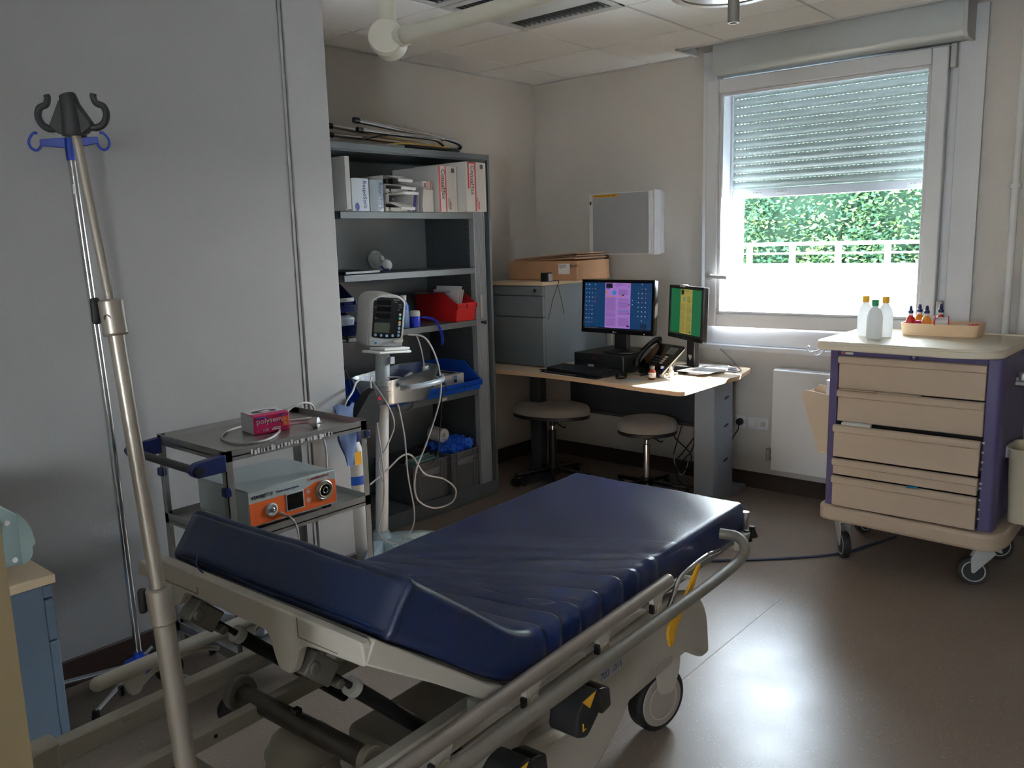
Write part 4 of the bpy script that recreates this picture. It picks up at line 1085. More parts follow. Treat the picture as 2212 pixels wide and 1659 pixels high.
solo('stool_tag', MB().cbox((-2.653,3.99,.425),(.012,.03,.03)), BLACK, 'small black tag on the round stool edge', 'tag', (-2.65,3.99,.42)) if False else None
solo('waste_bin', MB().lathe([(.06,0),(.075,.16),(.078,.165),(.074,.163),(.058,.004)],(-3.45,4.30,.001),20), PVC, 'small white bin on the floor far under the desk', 'bin', (-3.45,4.30,0))

# ================================================================ DRAWER CART
CT = thing('medical_cart', 'purple and cream hospital cart with five drawers on casters', 'cart', (-1.0,3.98,0))
ctop = rpoly([(-1.405,3.735),(-1.36,3.70),(-.80,3.665),(-.655,3.735),(-.645,4.32),(-1.395,4.33)], [.03,.05,.08,.05,.05,.05], 5)
part('cart_top', MB().prism(ctop, 'z', .985, 1.018), mat('cart top cream',(232,222,200),.3,var=.02), CT, bev=.008, seg=3)
g = MB(); g.tube([(p[0]*.985-.015,p[1]*.985+.06,1.018) for p in ctop], .006, n=6, k=1, closed=True); part('raised_rim', g, mat('cart top cream',(232,222,200),.38), CT)
g = MB()
def post(x, y): g.prism(rrect(x-.035,x+.035,y-.035,y+.035,.02), 'z', .26, .985)
g.box(-1.292,-.708,3.735,3.76,.965,.985); g.box(-1.335,-1.30,3.75,4.28,.28,.985); g.box(-.69,-.655,3.76,4.28,.28,.985); g.box(-1.33,-.67,4.26,4.28,.28,.985)
g.prism(rpoly([(-1.335,3.72),(-1.297,3.72),(-1.297,3.76),(-1.335,3.78)],[.012,0,0,0]),'z',.27,.985)
g.prism(rpoly([(-.708,3.72),(-.655,3.725),(-.65,3.79),(-.708,3.79)],[.0,.02,.0,0]),'z',.27,.985)
part('frame', g, PURPLE, CT, bev=.004)
part('drawer_cavity', MB().box(-1.297,-.708,3.775,4.25,.28,.965), BLACK, CT)
part('lock_dial', MB().cyl((-.985,3.735,.972),(-.985,3.722,.972),.019), BLUED, CT, bev=.002)
g = MB(); g.box(-1.298,-.708,3.724,3.736,.962,.984); part('front_rail', g, PURPLE, CT)
g = MB()
for z in (.966,.972,.978): g.box(-.991,-.981,3.7205,3.722,z,z+.0018)
part('dial_marks', g, PAPER, CT)
part('maker_badge', MB().box(-1.285,-1.235,3.7225,3.724,.968,.978), PAPER, CT); part('badge_mark', MB().box(-1.283,-1.268,3.7215,3.7225,.9695,.9765), REDI, CT)
DR = [(.815,.960,0,0),(.666,.808,0,0),(.508,.655,.035,.0),(.426,.499,.03,0),(.279,.418,.03,0)]
for i, (z0, z1, out_, q) in enumerate(DR):
    yf = 3.722-out_
    x0, x1 = -1.294, -.711
    g = MB(); g.box(x0,x1,yf,yf+.014,z0,z1)
    d = part('drawer', g, CREAM, CT, bev=.003)
    g = MB(); pr = [(yf,z1-.034),(yf-.010,z1-.030),(yf-.014,z1-.015),(yf-.010,z1-.002),(yf+.004,z1+.002),(yf+.004,z1-.034)]
    g.prism(pr,'x',x0-.002,x1+.002); part('drawer_handle', g, CREAM, d, bev=.002)
    g = MB(); g.box(x0+.01,x1-.01,yf+.014,4.15,z0+.006,z0+.010); g.box(x0+.008,x0+.012,yf+.014,4.15,z0+.006,z1-.02); g.box(x1-.012,x1-.008,yf+.014,4.15,z0+.006,z1-.02)
    part('drawer_tray', g, CREAM, d)
g = MB()
for z in (.64,.60,.56,.53,.47,.45,.40,.36,.32): g.box(-.709,-.700,3.715,3.722,z,z+.008)
part('runner_clips', g, LGREY, CT)
base = rpoly([(-1.36,3.70),(-.655,3.665),(-.60,3.75),(-.60,4.32),(-1.36,4.32)],[.05,.06,.05,.06,.06],5)
part('base_tray', MB().prism(base,'z',.20,.272), CREAM, CT, bev=.014, seg=3)
for i, (x, y, a) in enumerate(((-1.285,3.83,2.2),(-.70,3.83,.3),(-1.29,4.22,1.2),(-.68,4.22,.6))):
    W_ = MX.Translation((x,y,0)) @ MX.Rotation(a,4,'Z')
    g = MB(W_); g.cyl((0,0,.175),(0,0,.205),.03); g.prism([(-.02,.18),(.03,.18),(.05,.15),(-.028,.055),(-.04,.058),(-.045,.12)],'y',-.024,-.019); g.prism([(-.02,.18),(.03,.18),(.05,.15),(-.028,.055),(-.04,.058),(-.045,.12)],'y',.019,.024)
    g.box(-.03,.04,-.022,.022,.165,.18)
    c_ = part('caster', g, LGREY, CT, bev=.003)
    part('wheel', MB(W_).cyl((-.03,-.016,.0615),(-.03,.016,.0615),.061,n=28), TYRE, c_, bev=.006)
    g = MB(W_); g.pipe((-.03,-.0175,.0615),(-.03,.0175,.0615),.046,.041,28); part('wheel_ring', g, LGREY, c_)
    part('brake_lever', MB(W_).cbox((.045,0,.165),(.055,.04,.008),ry=.3), LGREY, c_, bev=.003)
# things on / in / at the cart
for z, y, x0, x1, nm in ((.812,3.715,-1.285,-1.13,'drawer_divider'),(.811,3.712,-1.125,-.95,'drawer_divider')):
    part(nm, MB().cbox(((x0+x1)/2,y,z+.002),(x1-x0,.03,.003)), CREAM, CT)
solo('white_carton', MB().cbox((-1.205,3.715,.640),(.125,.03,.05)), PAPER, 'white carton standing up at the left of the half open third drawer', 'box', (-1.205,3.715,.52), bev=.002)
solo('blue_wrapper', MB().cbox((-.955,3.690,.4225),(.045,.02,.006),rz=.2), mat('cyan ink',(20,130,190),.6), 'blue wrapper caught above the bottom drawer', 'wrapper', (-.955,3.69,.42), bev=.002)
TR = thing('instrument_tray', 'shallow cream tray holding antiseptic bottles and tape on the cart', 'tray', (-1.0,4.15,1.019))
def tray(t, x0, x1, y0, y1, z0, h, m):
    g = MB(); O = rrect(x0,x1,y0,y1,.025); I = rrect(x0+.006,x1-.006,y0+.006,y1-.006,.02)
    B_ = rrect(x0+.008,x1-.008,y0+.008,y1-.008,.02); n = len(O)
    vs = [(p[0],p[1],z0) for p in B_]+[(p[0],p[1],z0+h) for p in O]+[(p[0],p[1],z0+h) for p in I]+[(p[0],p[1],z0+.006) for p in I]
    fs = [tuple(range(n))[::-1], tuple(range(3*n,4*n))]
    for k in range(3): fs += [(k*n+i,k*n+(i+1)%n,(k+1)*n+(i+1)%n,(k+1)*n+i) for i in range(n)]
    g.add(vs,fs); part('tray_body', g, m, t, recalc=True)
tray(TR, -1.165, -.835, 4.13, 4.31, 1.019, .055, mat('peach tray',(238,206,168),.35))
def antis(x, y, z, bm, cm, lab, h=.115):
    t = thing('antiseptic_bottle', lab, 'bottle', (x,y,z), group='antiseptic bottles in the tray')
    c = (x,y,z)
    g = MB(); g.lathe([(.017,0),(.0205,.003),(.0205,.045),(.016,.060),(.0105,.066),(.0105,.070)], c, 20); part('bottle_body', g, bm, t)
    g = MB(); g.lathe([(.010,.068),(.0105,.078),(.009,.08)], c, 20); part('collar', g, WHITE, t)
    g = MB(); g.lathe([(.0125,.079),(.0125,.092),(.008,.094),(.008,.104),(.006,.108),(.006,h)], c, 20); part('dropper_cap', g, BLUED, t)
zt = 1.0255
BR = mat('brick red bottle',(170,32,30),.35); AM = mat('amber bottle',(230,150,30),.35)
antis(-1.132,4.185,zt+.012, BR, 0, 'red antiseptic bottle with black tip at the left end of the tray')
antis(-1.115,4.265,zt+.012, AM, 0, 'amber antiseptic bottle at the back left of the tray')
antis(-1.067,4.20,zt+.012, AM, 0, 'amber antiseptic bottle in the front middle of the tray')
antis(-1.018,4.245,zt+.015, BR, 0, 'red antiseptic bottle behind the tape roll', .118)
t = thing('bottle_cap', 'magenta screw cap between the red and amber bottles', 'cap', (-1.093,4.165,zt))
g = MB(); g.lathe([(.018,0),(.018,.045),(.012,.052),(.012,.056)],(-1.093,4.165,zt+.004),18); part('cap_body', g, MAG, t)
t = thing('tape_roll', 'white adhesive tape roll on a red spool in the tray', 'tape', (-.995,4.175,zt+.045))
A = MX.Translation((-.995,4.165,zt+.056)) @ MX.Rotation(R(18),4,'Z')
part('tape', MB(A).pipe((-.026,0,0),(.026,0,0),.023,.014,24), PAPER, t)
for s_ in (-1,1): part('spool_flange', MB(A).pipe((s_*.028-.002,0,0),(s_*.028+.002,0,0),.030,.012,24), RED, t, bev=.001)
solo('gauze_packet', MB().cbox((-.93,4.22,zt+.03),(.08,.09,.012),rx=.1,ry=-.1), PAPER, 'white gauze packet lying in the tray right of the tape', 'packet', (-.93,4.22,zt), bev=.003)
solo('tape_holder', MB().cbox((-.875,4.24,zt+.035),(.05,.08,.015),rz=.3), RED, 'red spool part lying at the right end of the tray', 'spool', (-.875,4.24,zt), bev=.005)
for i, (x, y, h, m_, lb) in enumerate(((-1.285,4.02,.175,YELLOW,'yellow'),(-1.20,4.03,.172,YELLOW,'yellow'),(-1.215,3.93,.165,mat('green cap',(30,150,95),.4),'green'))):
    t = thing('saline_bottle', 'white plastic bottle with %s cap %s on the cart' % (lb, ('leftmost','near the tray','in front of the others')[i]), 'bottle', (x,y,1.019), group='white bottles on the cart')
    g = MB(); g.lathe([(.030,0),(.034,.004),(.034,h*.6),(.028,h*.75),(.014,h*.86),(.013,h*.9)],(x,y,1.019),24); part('bottle_body', g, MILKY, t)
    g = MB(); g.lathe([(.0155,h*.90),(.0155,h+.010),(.013,h+.012)],(x,y,1.019),20); part('cap', g, m_, t)
# side rail clamp, hooks, glove pocket, waste bin, sharps box
HK = part('wire_hooks', MB().tube([(-1.395,3.80,.990),(-1.42,3.80,.965),(-1.455,3.80,.955),(-1.47,3.80,.972),(-1.462,3.80,.985)],.005,n=8).tube([(-1.395,3.84,.990),(-1.415,3.84,.95),(-1.44,3.84,.935),(-1.455,3.84,.95)],.005,n=8), PVC, CT)
PK = thing('cardboard_pocket', 'beige open cardboard pocket hanging on the left side of the cart', 'pocket', (-1.38,3.83,.5))
g = MB(); pr = [(-1.475,.765),(-1.455,.785),(-1.345,.77),(-1.345,.50),(-1.375,.505),(-1.392,.51)]
for y in (3.76,3.93): g.prism(pr,'y',y,y+.004)
g.add([(-1.475,3.76,.765),(-1.475,3.934,.765),(-1.392,3.934,.51),(-1.392,3.76,.51)],[(0,1,2,3)])
part('pocket_front', g, mat('beige card',(206,186,160),.8), PK)
part('pocket_foot', MB().prism([(-1.41,.575),(-1.345,.60),(-1.345,.50),(-1.375,.495),(-1.39,.51)],'y',3.765,3.92), mat('peach card',(236,196,140),.7), PK)
GB = thing('glove_box', 'purple and white glove box hanging behind the cardboard pocket', 'box', (-1.36,3.86,.78))
part('carton', MB().box(-1.375,-1.34,3.80,3.99,.74,.83), PVC, GB); part('print', MB().box(-1.3765,-1.375,3.80,3.99,.80,.83), MAG, GB)
g = MB(); g.box(-.655,-.62,4.0,4.03,.86,.88); g.cyl((-.63,4.01,.865),(-.63,4.01,.90),.018); g.box(-.655,-.55,3.99,4.02,.845,.862)
part('side_rail_clamp', g, STEEL, CT, bev=.003)
RBN = thing('side_bin', 'cream open waste bin hooked on the right side of the cart', 'bin', (-.55,3.95,.30))
g = MB(); n = 24
O = rrect(-.665,-.40,3.84,4.05,.04,5); Bm = rrect(-.655,-.43,3.86,4.03,.04,5); c0 = V((-.54,3.945))
n = len(O); vs = []
for (P_, z) in ((Bm,.285),(O,.60),([(p[0]+(c0.x-p[0])*-.04,p[1]+(c0.y-p[1])*-.04) for p in O],.605),([(p[0]+(c0.x-p[0])*.03,p[1]+(c0.y-p[1])*.03) for p in O],.603),([(p[0]+(c0.x-p[0])*.05,p[1]+(c0.y-p[1])*.05) for p in Bm],.292)):
    vs += [(p[0]+.0,p[1],z) for p in P_]
fs = [tuple(range(n))[::-1], tuple(range(4*n,5*n))]
for k in range(4): fs += [(k*n+i,k*n+(i+1)%n,(k+1)*n+(i+1)%n,(k+1)*n+i) for i in range(n)]
g.add(vs,fs); g.v = [V((p.x+.025,p.y,p.z)) for p in g.v]; part('bin_body', g, mat('ivory bin',(214,204,176),.45), RBN)
part('bin_hook', MB().box(-.66,-.635,3.90,3.99,.55,.60), LGREY, RBN, bev=.003)
SB = thing('sharps_container', 'red lidded yellow sharps container on the right side of the cart', 'container', (-.50,4.0,.72))
g = MB(); g.prism(rrect(-.565,-.47,3.93,4.05,.03),'z',.68,.84); part('container_body', g, mat('ochre plastic',(190,150,90),.45), SB, bev=.004)
g = MB(); g.prism(rrect(-.57,-.465,3.925,4.055,.03),'z',.841,.90); part('red_lid', g, RED, SB, bev=.006)
# cable across the floor
solo('floor_cable', MB().tube([(-1.95,3.22,.006),(-1.60,3.49,.006),(-1.31,3.79,.006),(-1.22,4.0,.006),(-1.15,4.2,.006)],.006,n=8), mat('blue grey cable',(50,62,86),.5), 'dark blue cable lying on the floor towards the cart', 'cable', (-1.6,3.5,0))
struct('trim_5', MB().box(-1.312,-1.309,-2,3.79,0,.0008), mat('floor seam',(150,132,120),.5))

# ================================================================ STEEL TROLLEY with console
TL = thing('steel_trolley', 'two tier stainless steel trolley by the left wall', 'trolley', (-2.52,1.62,0))
tx0, tx1, ty0, ty1, tz = -2.74, -2.31, 1.305, 1.865, .878
def shelf_tray(x0, x1, y0, y1, z, nm):
    g = MB(); g.box(x0,x1,y0,y1,z-.018,z-.014)
    for b in ((x0,x0+.003,y0,y1),(x1-.003,x1,y0,y1),(x0,x1,y0,y0+.003),(x0,x1,y1-.003,y1)): g.box(*b, z-.03, z+.006)
    part(nm, g, STEEL, TL)
shelf_tray(tx0, tx1, ty0, ty1, tz, 'top_tray')
shelf_tray(tx0, tx1, ty0, ty1, .600, 'middle_tray')
shelf_tray(tx0, tx1, ty0, ty1, .20, 'bottom_tray')
for i, (x, y) in enumerate(((tx0,ty0),(tx1,ty0),(tx0,ty1),(tx1,ty1))):
    sx, sy = (1 if x == tx0 else -1), (1 if y == ty0 else -1)
    g = MB(); g.box(x, x+sx*.025, y, y+sy*.003, .10, tz+.004); g.box(x, x+sx*.003, y, y+sy*.025, .10, tz+.004)
    lg = part('post', g, STEEL, TL)
    zc = tz-.14 if i != 3 else tz-.06
    part('tube_clip', MB().box(x-sx*.006, x+sx*.022, y-sy*.010, y+sy*.012, zc, zc+.028), BLUED, TL, bev=.003)
    cx_, cy_ = x+sx*.01, y-(.05 if i != 3 else -.02)
    c_ = part('caster', MB().cyl((x+sx*.01,y+sy*.01,.09),(x+sx*.01,y+sy*.01,.115),.012).prism([(cy_-.01,.095),(y+sy*.01+.012,.10),(y+sy*.01,.115),(cy_-.02,.06)],'x',cx_-.016,cx_-.012).prism([(cy_-.01,.095),(y+sy*.01+.012,.10),(y+sy*.01,.115),(cy_-.02,.06)],'x',cx_+.012,cx_+.016), STEEL, TL)
    part('wheel', MB().cyl((cx_-.011,cy_,.045),(cx_+.011,cy_,.045),.044,n=24), RUB, c_, bev=.004)
    part('wheel_cover', MB().lathe([(.047,0),(.047,.006),(.03,.008)],(cx_+.017,cy_,.050),20,'x'), BLACK, c_)
# push handle at the near (left) end
g = MB(); g.cyl((tx0-.02,ty0-.095,tz-.035),(tx1+.02,ty0-.095,tz-.035),.013,n=16); part('handle_bar', g, BLACK, TL)
for x in (tx0+.01, tx1-.01):
    g = MB(); g.prism(rpoly([(ty0+.002,tz-.058),(ty0+.002,tz-.004),(ty0-.10,tz-.012),(ty0-.118,tz-.035),(ty0-.10,tz-.058)],[.004,.004,.02,.02,.02]),'x',x-.014,x+.014); part('handle_bracket', g, BLUED, TL, bev=.005)
g = MB()
for i in range(26):
    y = ty0+.09+i*.0125+random.uniform(-.003,.003); g.box(tx1, tx1+.0006, y, y+random.uniform(.004,.010), tz-.025+random.uniform(0,.006), tz-.012+random.uniform(0,.008))
part('label_residue', g, PAPER, TL)
# console
CN = thing('surgery_console', 'pale grey console with orange front panel on the trolley shelf', 'console', (-2.50,1.56,.60))
x1, y0, y1, z0, z1 = -2.335, 1.385, 1.735, .605, .725
g = MB(); g.box(x1-.32, x1-.012, y0+.004, y1-.004, z0+.006, z1); part('housing', g, mat('console grey',(190,200,200),.35), CN, bev=.006)
part('front_bezel', MB().box(x1-.012, x1, y0, y1, z0, z1+.002), mat('console grey',(190,200,200),.35), CN, bev=.004)
g = MB(); g.prism([(y0+.004,z0+.006),(y1-.004,z0+.006),(y1-.004,z1-.034),(y1-.05,z1-.024),(y1-.09,z1-.024),(y1-.13,z1-.038),(y0+.004,z1-.038)],'x',x1,x1+.0012); part('orange_panel', g, ORANGE, CN)
for q in ((y0+.03),(y1-.05)): part('rubber_foot', MB().box(x1-.04,x1-.01,q,q+.03,z0-.012,z0+.002), BLACK, CN)
text('VERSAJET II', .0165, (x1+.001,y0+.012,z1-.026), (0,1,0), (0,0,1), INK, CN); text('Hydrosurgery System', .0095, (x1+.001,y0+.112,z1-.024), (0,1,0), (0,0,1), INKB, CN)
text('smith&nephew', .0125, (x1+.001,y1-.105,z1-.013), (0,1,0), (0,0,1), REDI, CN)
g = MB()
for a in range(5): g.box(x1+.0,x1+.0008,y1-.116+.004*cos(a*1.257),y1-.1135+.004*cos(a*1.257),z1-.011+.004*sin(a*1.257),z1-.0085+.004*sin(a*1.257))
part('brand_mark', g, ORANGE, CN)
g = MB(); g.lathe([(.023,0),(.023,.003),(.018,.005),(.012,.003)],(x1+.001,y0+.083,z0+.045),28,'x'); d_ = part('dial', g, LGREY, CN)
part('dial_button', MB().lathe([(.008,.003),(.008,.010),(.005,.012)],(x1+.001,y0+.083,z0+.045),18,'x'), CHROME, d_)
part('screen_frame', MB().box(x1,x1+.003,y0+.140,y0+.212,z0+.020,z0+.083), LGREY, CN, bev=.002)
part('screen', MB().box(x1+.003,x1+.0036,y0+.145,y0+.207,z0+.025,z0+.078), BLACKG, CN)
for z_, s_ in ((z0+.071,1),(z0+.040,-1)):
    part('arrow_key', MB().pipe((x1+.001,y0+.230,z_),(x1+.0022,y0+.230,z_),.0095,.0082,20).add([(x1+.002,y0+.2235,z_-.004*s_),(x1+.002,y0+.2365,z_-.004*s_),(x1+.002,y0+.230,z_+.0055*s_)],[(0,1,2)]), PAPER, CN)
yc, zc = y0+.295, z0+.060
g = MB(); g.lathe([(.036,0),(.036,.004),(.031,.008),(.028,.006)],(x1+.001,yc,zc),36,'x'); p_ = part('pump_socket', g, STEEL, CN)
part('socket_ring', MB().lathe([(.026,.006),(.024,.010),(.021,.009),(.019,.004)],(x1+.001,yc,zc),32,'x'), mat('brass ring',(205,190,150),.3,metal=.6), p_)
part('socket_hole', MB().lathe([(.011,.005),(.013,.008),(.010,.0095),(.005,.006)],(x1+.001,yc,zc),24,'x'), BLACK, p_)
part('warning_triangle', MB().tube([(x1+.001,y0+.168,z0+.006),(x1+.001,y0+.180,z0+.006),(x1+.001,y0+.174,z0+.016)],.0005,n=4,k=1,closed=True), PAPER, CN)
g = MB(); g.lathe([(.008,0),(.008,.008),(.005,.009),(.005,.02)],(x1+.001,y0+.115,z0+.022),16,'x'); part('foot_switch_plug', g, STEEL, CN)
part('foot_switch_cord', MB().tube([(x1+.02,y0+.115,z0+.022),(x1+.05,y0+.12,z0+.018),(x1+.065,y0+.13,z0-.01),(x1+.068,y0+.135,z0-.08),(x1+.03,y0+.14,z0-.25),(x1-.02,y0+.13,.235)],.003,n=8), CORDW, CN)
# tubing and packs on the bottom tray
solo('tubing_pack', MB().tube([(-2.5+.10*cos(a*.7)*(1+.1*sin(a)),1.62+.14*sin(a*.7),.215+.004*a) for a in range(26)],.006,n=6), mat('clear lilac tube',(170,178,215),.15,alpha=.7), 'coil of clear lilac tubing on the bottom trolley shelf', 'tubing', (-2.5,1.62,.19))
solo('plastic_pack', MB().cbox((-2.55,1.50,.225),(.26,.22,.06),rz=.3,rx=.06), mat('package film',(190,200,215),.3), 'crinkled clear plastic pack on the bottom trolley shelf', 'package', (-2.55,1.5,.19), bev=.012)
# glove box on the top tray
A = MX.Translation((-2.545,1.605,tz-.013)) @ MX.Rotation(R(-10),4,'Z')
GX = thing('glove_box', 'magenta glove box lettered polysem lying on the trolley', 'box', (-2.545,1.605,tz-.013))
part('carton', MB(A).box(-.055,.055,-.065,.065,0,.066), MAG, GX, bev=.002)
g = MB(A); g.prism([(-.056,.0),(.0,.045),(.056,.066),(.056,.0672),(-.056,.0672)],'x',-.056,-.0552)
g.box(-.0555,.054,-.0662,-.0652,.002,.064); g.box(-.0555,.02,-.064,.064,.0662,.067); part('white_print', g, PVC, GX)
g = MB(A); g.prism(rpoly([(.01,-.045),(.01,.04),(-.02,.045),(-.035,.0),(-.02,-.045)],[.01]*5),'z',.0671,.0676); part('opening', g, BLACK, GX)
g = MB(A); g.sph((-.005,0,.058),.03,.6,1.1,.4); part('glove_inside', g, PAPER, GX)
part('size_panel', MB(A).box(.0552,.0558,.038,.062,.018,.052), ORANGE, GX)
A3 = A.to_3x3()
def tg(b, sz, y, z, m): text(b, sz, tuple(A @ V((.0562,y,z))), A3 @ V((0,1,0)), A3 @ V((0,0,1)), m, GX)
tg('polysem', .028, -.056, .037, PAPER); tg('100', .016, -.036, .008, PAPER); tg('M', .011, .044, .038, PAPER); tg('M', .011, .044, .022, PAPER); tg('M', .012, -.056, .008, ORANGE)
g = MB(A); g.box(.0555,.0562,-.002,.03,.010,.014); g.box(.0555,.0562,.004,.032,.016,.019); part('small_print', g, PAPER, GX)
g = MB(A); g.tube([(.0565,-.06,.052),(.0565,-.045,.058),(.0565,-.02,.056)],.002,n=4); g.tube([(.0565,.03,.055),(.0565,.04,.058),(.0565,.05,.064)],.002,n=4); part('blue_swirl', g, BLUE, GX)
# mains cord with plug on the top tray
PC2 = thing('mains_cord', 'grey mains cord with plug coiled on the steel trolley top', 'cord', (-2.55,1.62,tz))
zt_ = tz-.009
g = MB(); g.tube([(-2.43,1.735,zt_+.012),(-2.50,1.72,zt_+.006),(-2.53,1.66,zt_),(-2.46,1.60,zt_),(-2.40,1.52,zt_),(-2.40,1.45,zt_),(-2.46,1.42,zt_),(-2.56,1.44,zt_),(-2.64,1.52,zt_),(-2.66,1.64,zt_),(-2.62,1.76,zt_),(-2.55,1.80,zt_+.005),(-2.58,1.70,zt_+.010),(-2.60,1.74,zt_+.04),(-2.60,1.80,zt_+.055),(-2.62,1.86,zt_+.035),(-2.66,1.90,zt_-.03),(-2.68,1.95,zt_-.15),(-2.72,1.98,zt_-.30),(-2.70,1.98,zt_-.45)],.0042,n=8); part('cable', g, CORDW, PC2)
A = MX.Translation((-2.425,1.735,zt_+.014)) @ MX.Rotation(.6,4,'Z')
g = MB(A); g.lathe([(.006,-.03),(.012,-.022),(.019,-.012),(.019,.006),(.015,.008)],(0,0,0),18,'x'); part('plug', g, WHITE, PC2)
g = MB(A)
for y in (-.0095,.0095): g.cyl((.006,y,0),(.026,y,0),.0024,n=10)
part('plug_pins', g, CHROME, PC2)
# gas cylinder in the corner behind
OX = thing('gas_cylinder', 'white oxygen cylinder with blue band standing behind the trolley', 'cylinder', (-3.06,2.425,0))
c = (-3.045,2.375,0)
g = MB(); g.lathe([(.045,0),(.052,.01),(.052,.50),(.045,.55),(.025,.60),(.02,.62)], c, 28); part('cylinder_body', g, WHITE, OX)
g = MB(); g.lathe([(.0525,.40),(.0532,.402),(.0532,.44),(.0525,.442)], c, 28); part('blue_band', g, BLUE, OX)
g = MB(); g.lathe([(.03,.60),(.04,.61),(.04,.68),(.025,.70),(.02,.74)], c, 20); part('valve_cap', g, BLUED, OX)
part('hazard_label', MB().cbox((-3.000,2.335,.35),(.001,.03,.03),rx=R(45)), mat('green hazard',(30,130,70),.5), OX); part('hazard_label', MB().cbox((-2.994,2.352,.357),(.001,.026,.026),rx=R(45)), YELLOW, OX)
part('yellow_label', MB().cbox((-2.992,2.355,.53),(.001,.04,.06)), YELLOW, OX)

# ================================================================ PATIENT MONITOR ON STAND
LEAN = MX.Translation((-3.06,2.52,0)) @ MX.Rotation(R(-4.2),4,'X')
PMN = thing('patient_monitor', 'vital signs monitor on a white rolling stand before the cupboard', 'monitor', (-3.06,2.52,0))
MINT = mat('stand base mint',(186,208,216),.35)
g = MB()
def arm(a, L):
    d = V((cos(a),sin(a),0)); n_ = V((-sin(a),cos(a),0)); c_ = V((-3.06,2.52,0))
    prof = [(0,.055,.085,.05),(.3,.05,.09,.045),(.7,.036,.075,.03),(1,.018,.055,.02)]
    vs = []
    for t, w_, zt2, zb in prof:
        p = c_+d*L*t
        vs += [p-n_*w_+V((0,0,zb)), p+n_*w_+V((0,0,zb)), p+n_*w_*.5+V((0,0,zt2)), p-n_*w_*.5+V((0,0,zt2))]
    fs = [(0,1,2,3),(12,15,14,13)]
    for k in range(3):
        for j in range(4): fs.append((k*4+j,(k+1)*4+j,(k+1)*4+(j+1)%4,k*4+(j+1)%4))
    g.add(vs, fs)
for a, L in ((-.95,.33),(.45,.30),(-2.7,.17),(1.25,.30),(-.2,.27)): arm(a, L)
g.lathe([(.07,.04),(.075,.07),(.05,.10),(.04,.12)],(-3.06,2.52,0),28)
part('stand_base', g, MINT, PMN, bev=.008, seg=3)
for a, L in ((-.95,.33),(.45,.30),(-2.7,.17),(1.25,.30),(-.2,.27)):
    p = V((-3.06+cos(a)*(L-.03),2.52+sin(a)*(L-.03),0)); part('caster', MB().cyl((p.x-.010,p.y,.026),(p.x+.010,p.y,.026),.026,n=18).cyl((p.x,p.y,.03),(p.x,p.y,.055),.006), RUB, PMN, bev=.003)
part('pole', MB(LEAN).cyl((0,0,.11),(0,0,.955),.031,n=28), WHITE, PMN)
g = MB(LEAN); g.cyl((0,0,.86),(0,0,1.0),.034,n=28); g.box(.02,.05,.005,.035,.94,.975); part('pole_collar', g, mat('stand grey',(180,188,194),.4), PMN, bev=.003)
g = MB(LEAN); g.cbox((.02,.01,1.0),(.13,.20,.012)); g.cbox((.03,.02,1.015),(.11,.16,.014)); part('mount_plate', g, WHITE, PMN, bev=.004)
HM = LEAN @ MX.Translation((-.02,.02,1.15)) @ MX.Rotation(R(-19),4,'Z') @ MX.Rotation(R(-2),4,'X') @ MX.Rotation(R(5),4,'Y')
MG = mat('monitor warm grey',(196,192,186),.5,bump=.2)
g = MB(HM); g.prism(rpoly([(-.088,-.125),(.088,-.125),(.090,.095),(.06,.122),(0,.128),(-.06,.122),(-.090,.095)],[.012,.012,.02,.03,.03,.03,.02]),'x',-.12,.045); part('monitor_housing', g, MG, PMN, bev=.006)
g = MB(HM); g.prism(rpoly([(-.084,-.122),(.084,-.122),(.087,.095),(.055,.120),(0,.125),(-.055,.120),(-.087,.095)],[.012,.012,.02,.03,.03,.03,.02]),'x',.045,.058); part('front_bezel', g, LGREY, PMN, bev=.004)
g = MB(HM); g.prism(rpoly([(-.074,-.078),(0,-.086),(.074,-.078),(.076,.092),(.05,.112),(-.05,.112),(-.076,.092)],[.01,.05,.01,.01,.02,.02,.01]),'x',.058,.0595); part('display_glass', g, mat('monitor glass',(30,32,36),.15), PMN)
g = MB(HM); g.box(.0596,.0602,-.066,.012,-.056,-.008); part('lcd_window', g, mat('lcd green grey',(72,80,70),.3), PMN)
g = MB(HM)
for z_ in (.088,.058,.025,): g.box(.0596,.0600,-.06,.012,z_-.012,z_+.010)
part('readout_windows', g, BLACKG, PMN)
for k in range(5):
    b_ = part('round_button', MB(HM).lathe([(.0068,0),(.0068,.002),(.004,.003)],(.0597,-.058+k*.029,-.070+abs(k-2)*.0015),16,'x'), mat('button blue grey',(140,165,190),.4), PMN)
for k in range(3): part('round_button', MB(HM).lathe([(.0068,0),(.0068,.002),(.004,.003)],(.0597,.060,-.050+k*.018),16,'x'), mat('button blue grey',(140,165,190),.4), PMN)
for z_, m_ in ((.033,LGREY),(.015,mat('button green',(90,190,160),.4)),(-.004,mat('button orange',(225,150,90),.4))): part('round_button', MB(HM).lathe([(.0068,0),(.0068,.002),(.004,.003)],(.0597,.060,z_),16,'x'), m_, PMN)
part('power_button', MB(HM).lathe([(.006,0),(.006,.002),(.004,.003)],(.058,-.052,-.106),16,'x'), mat('button blue',(90,130,170),.4), PMN)
M3 = HM.to_3x3()
def th_(b, sz, y, z, m): text(b, sz, tuple(HM @ V((.0603,y,z))), M3 @ V((0,1,0)), M3 @ V((0,0,1)), m, PMN)
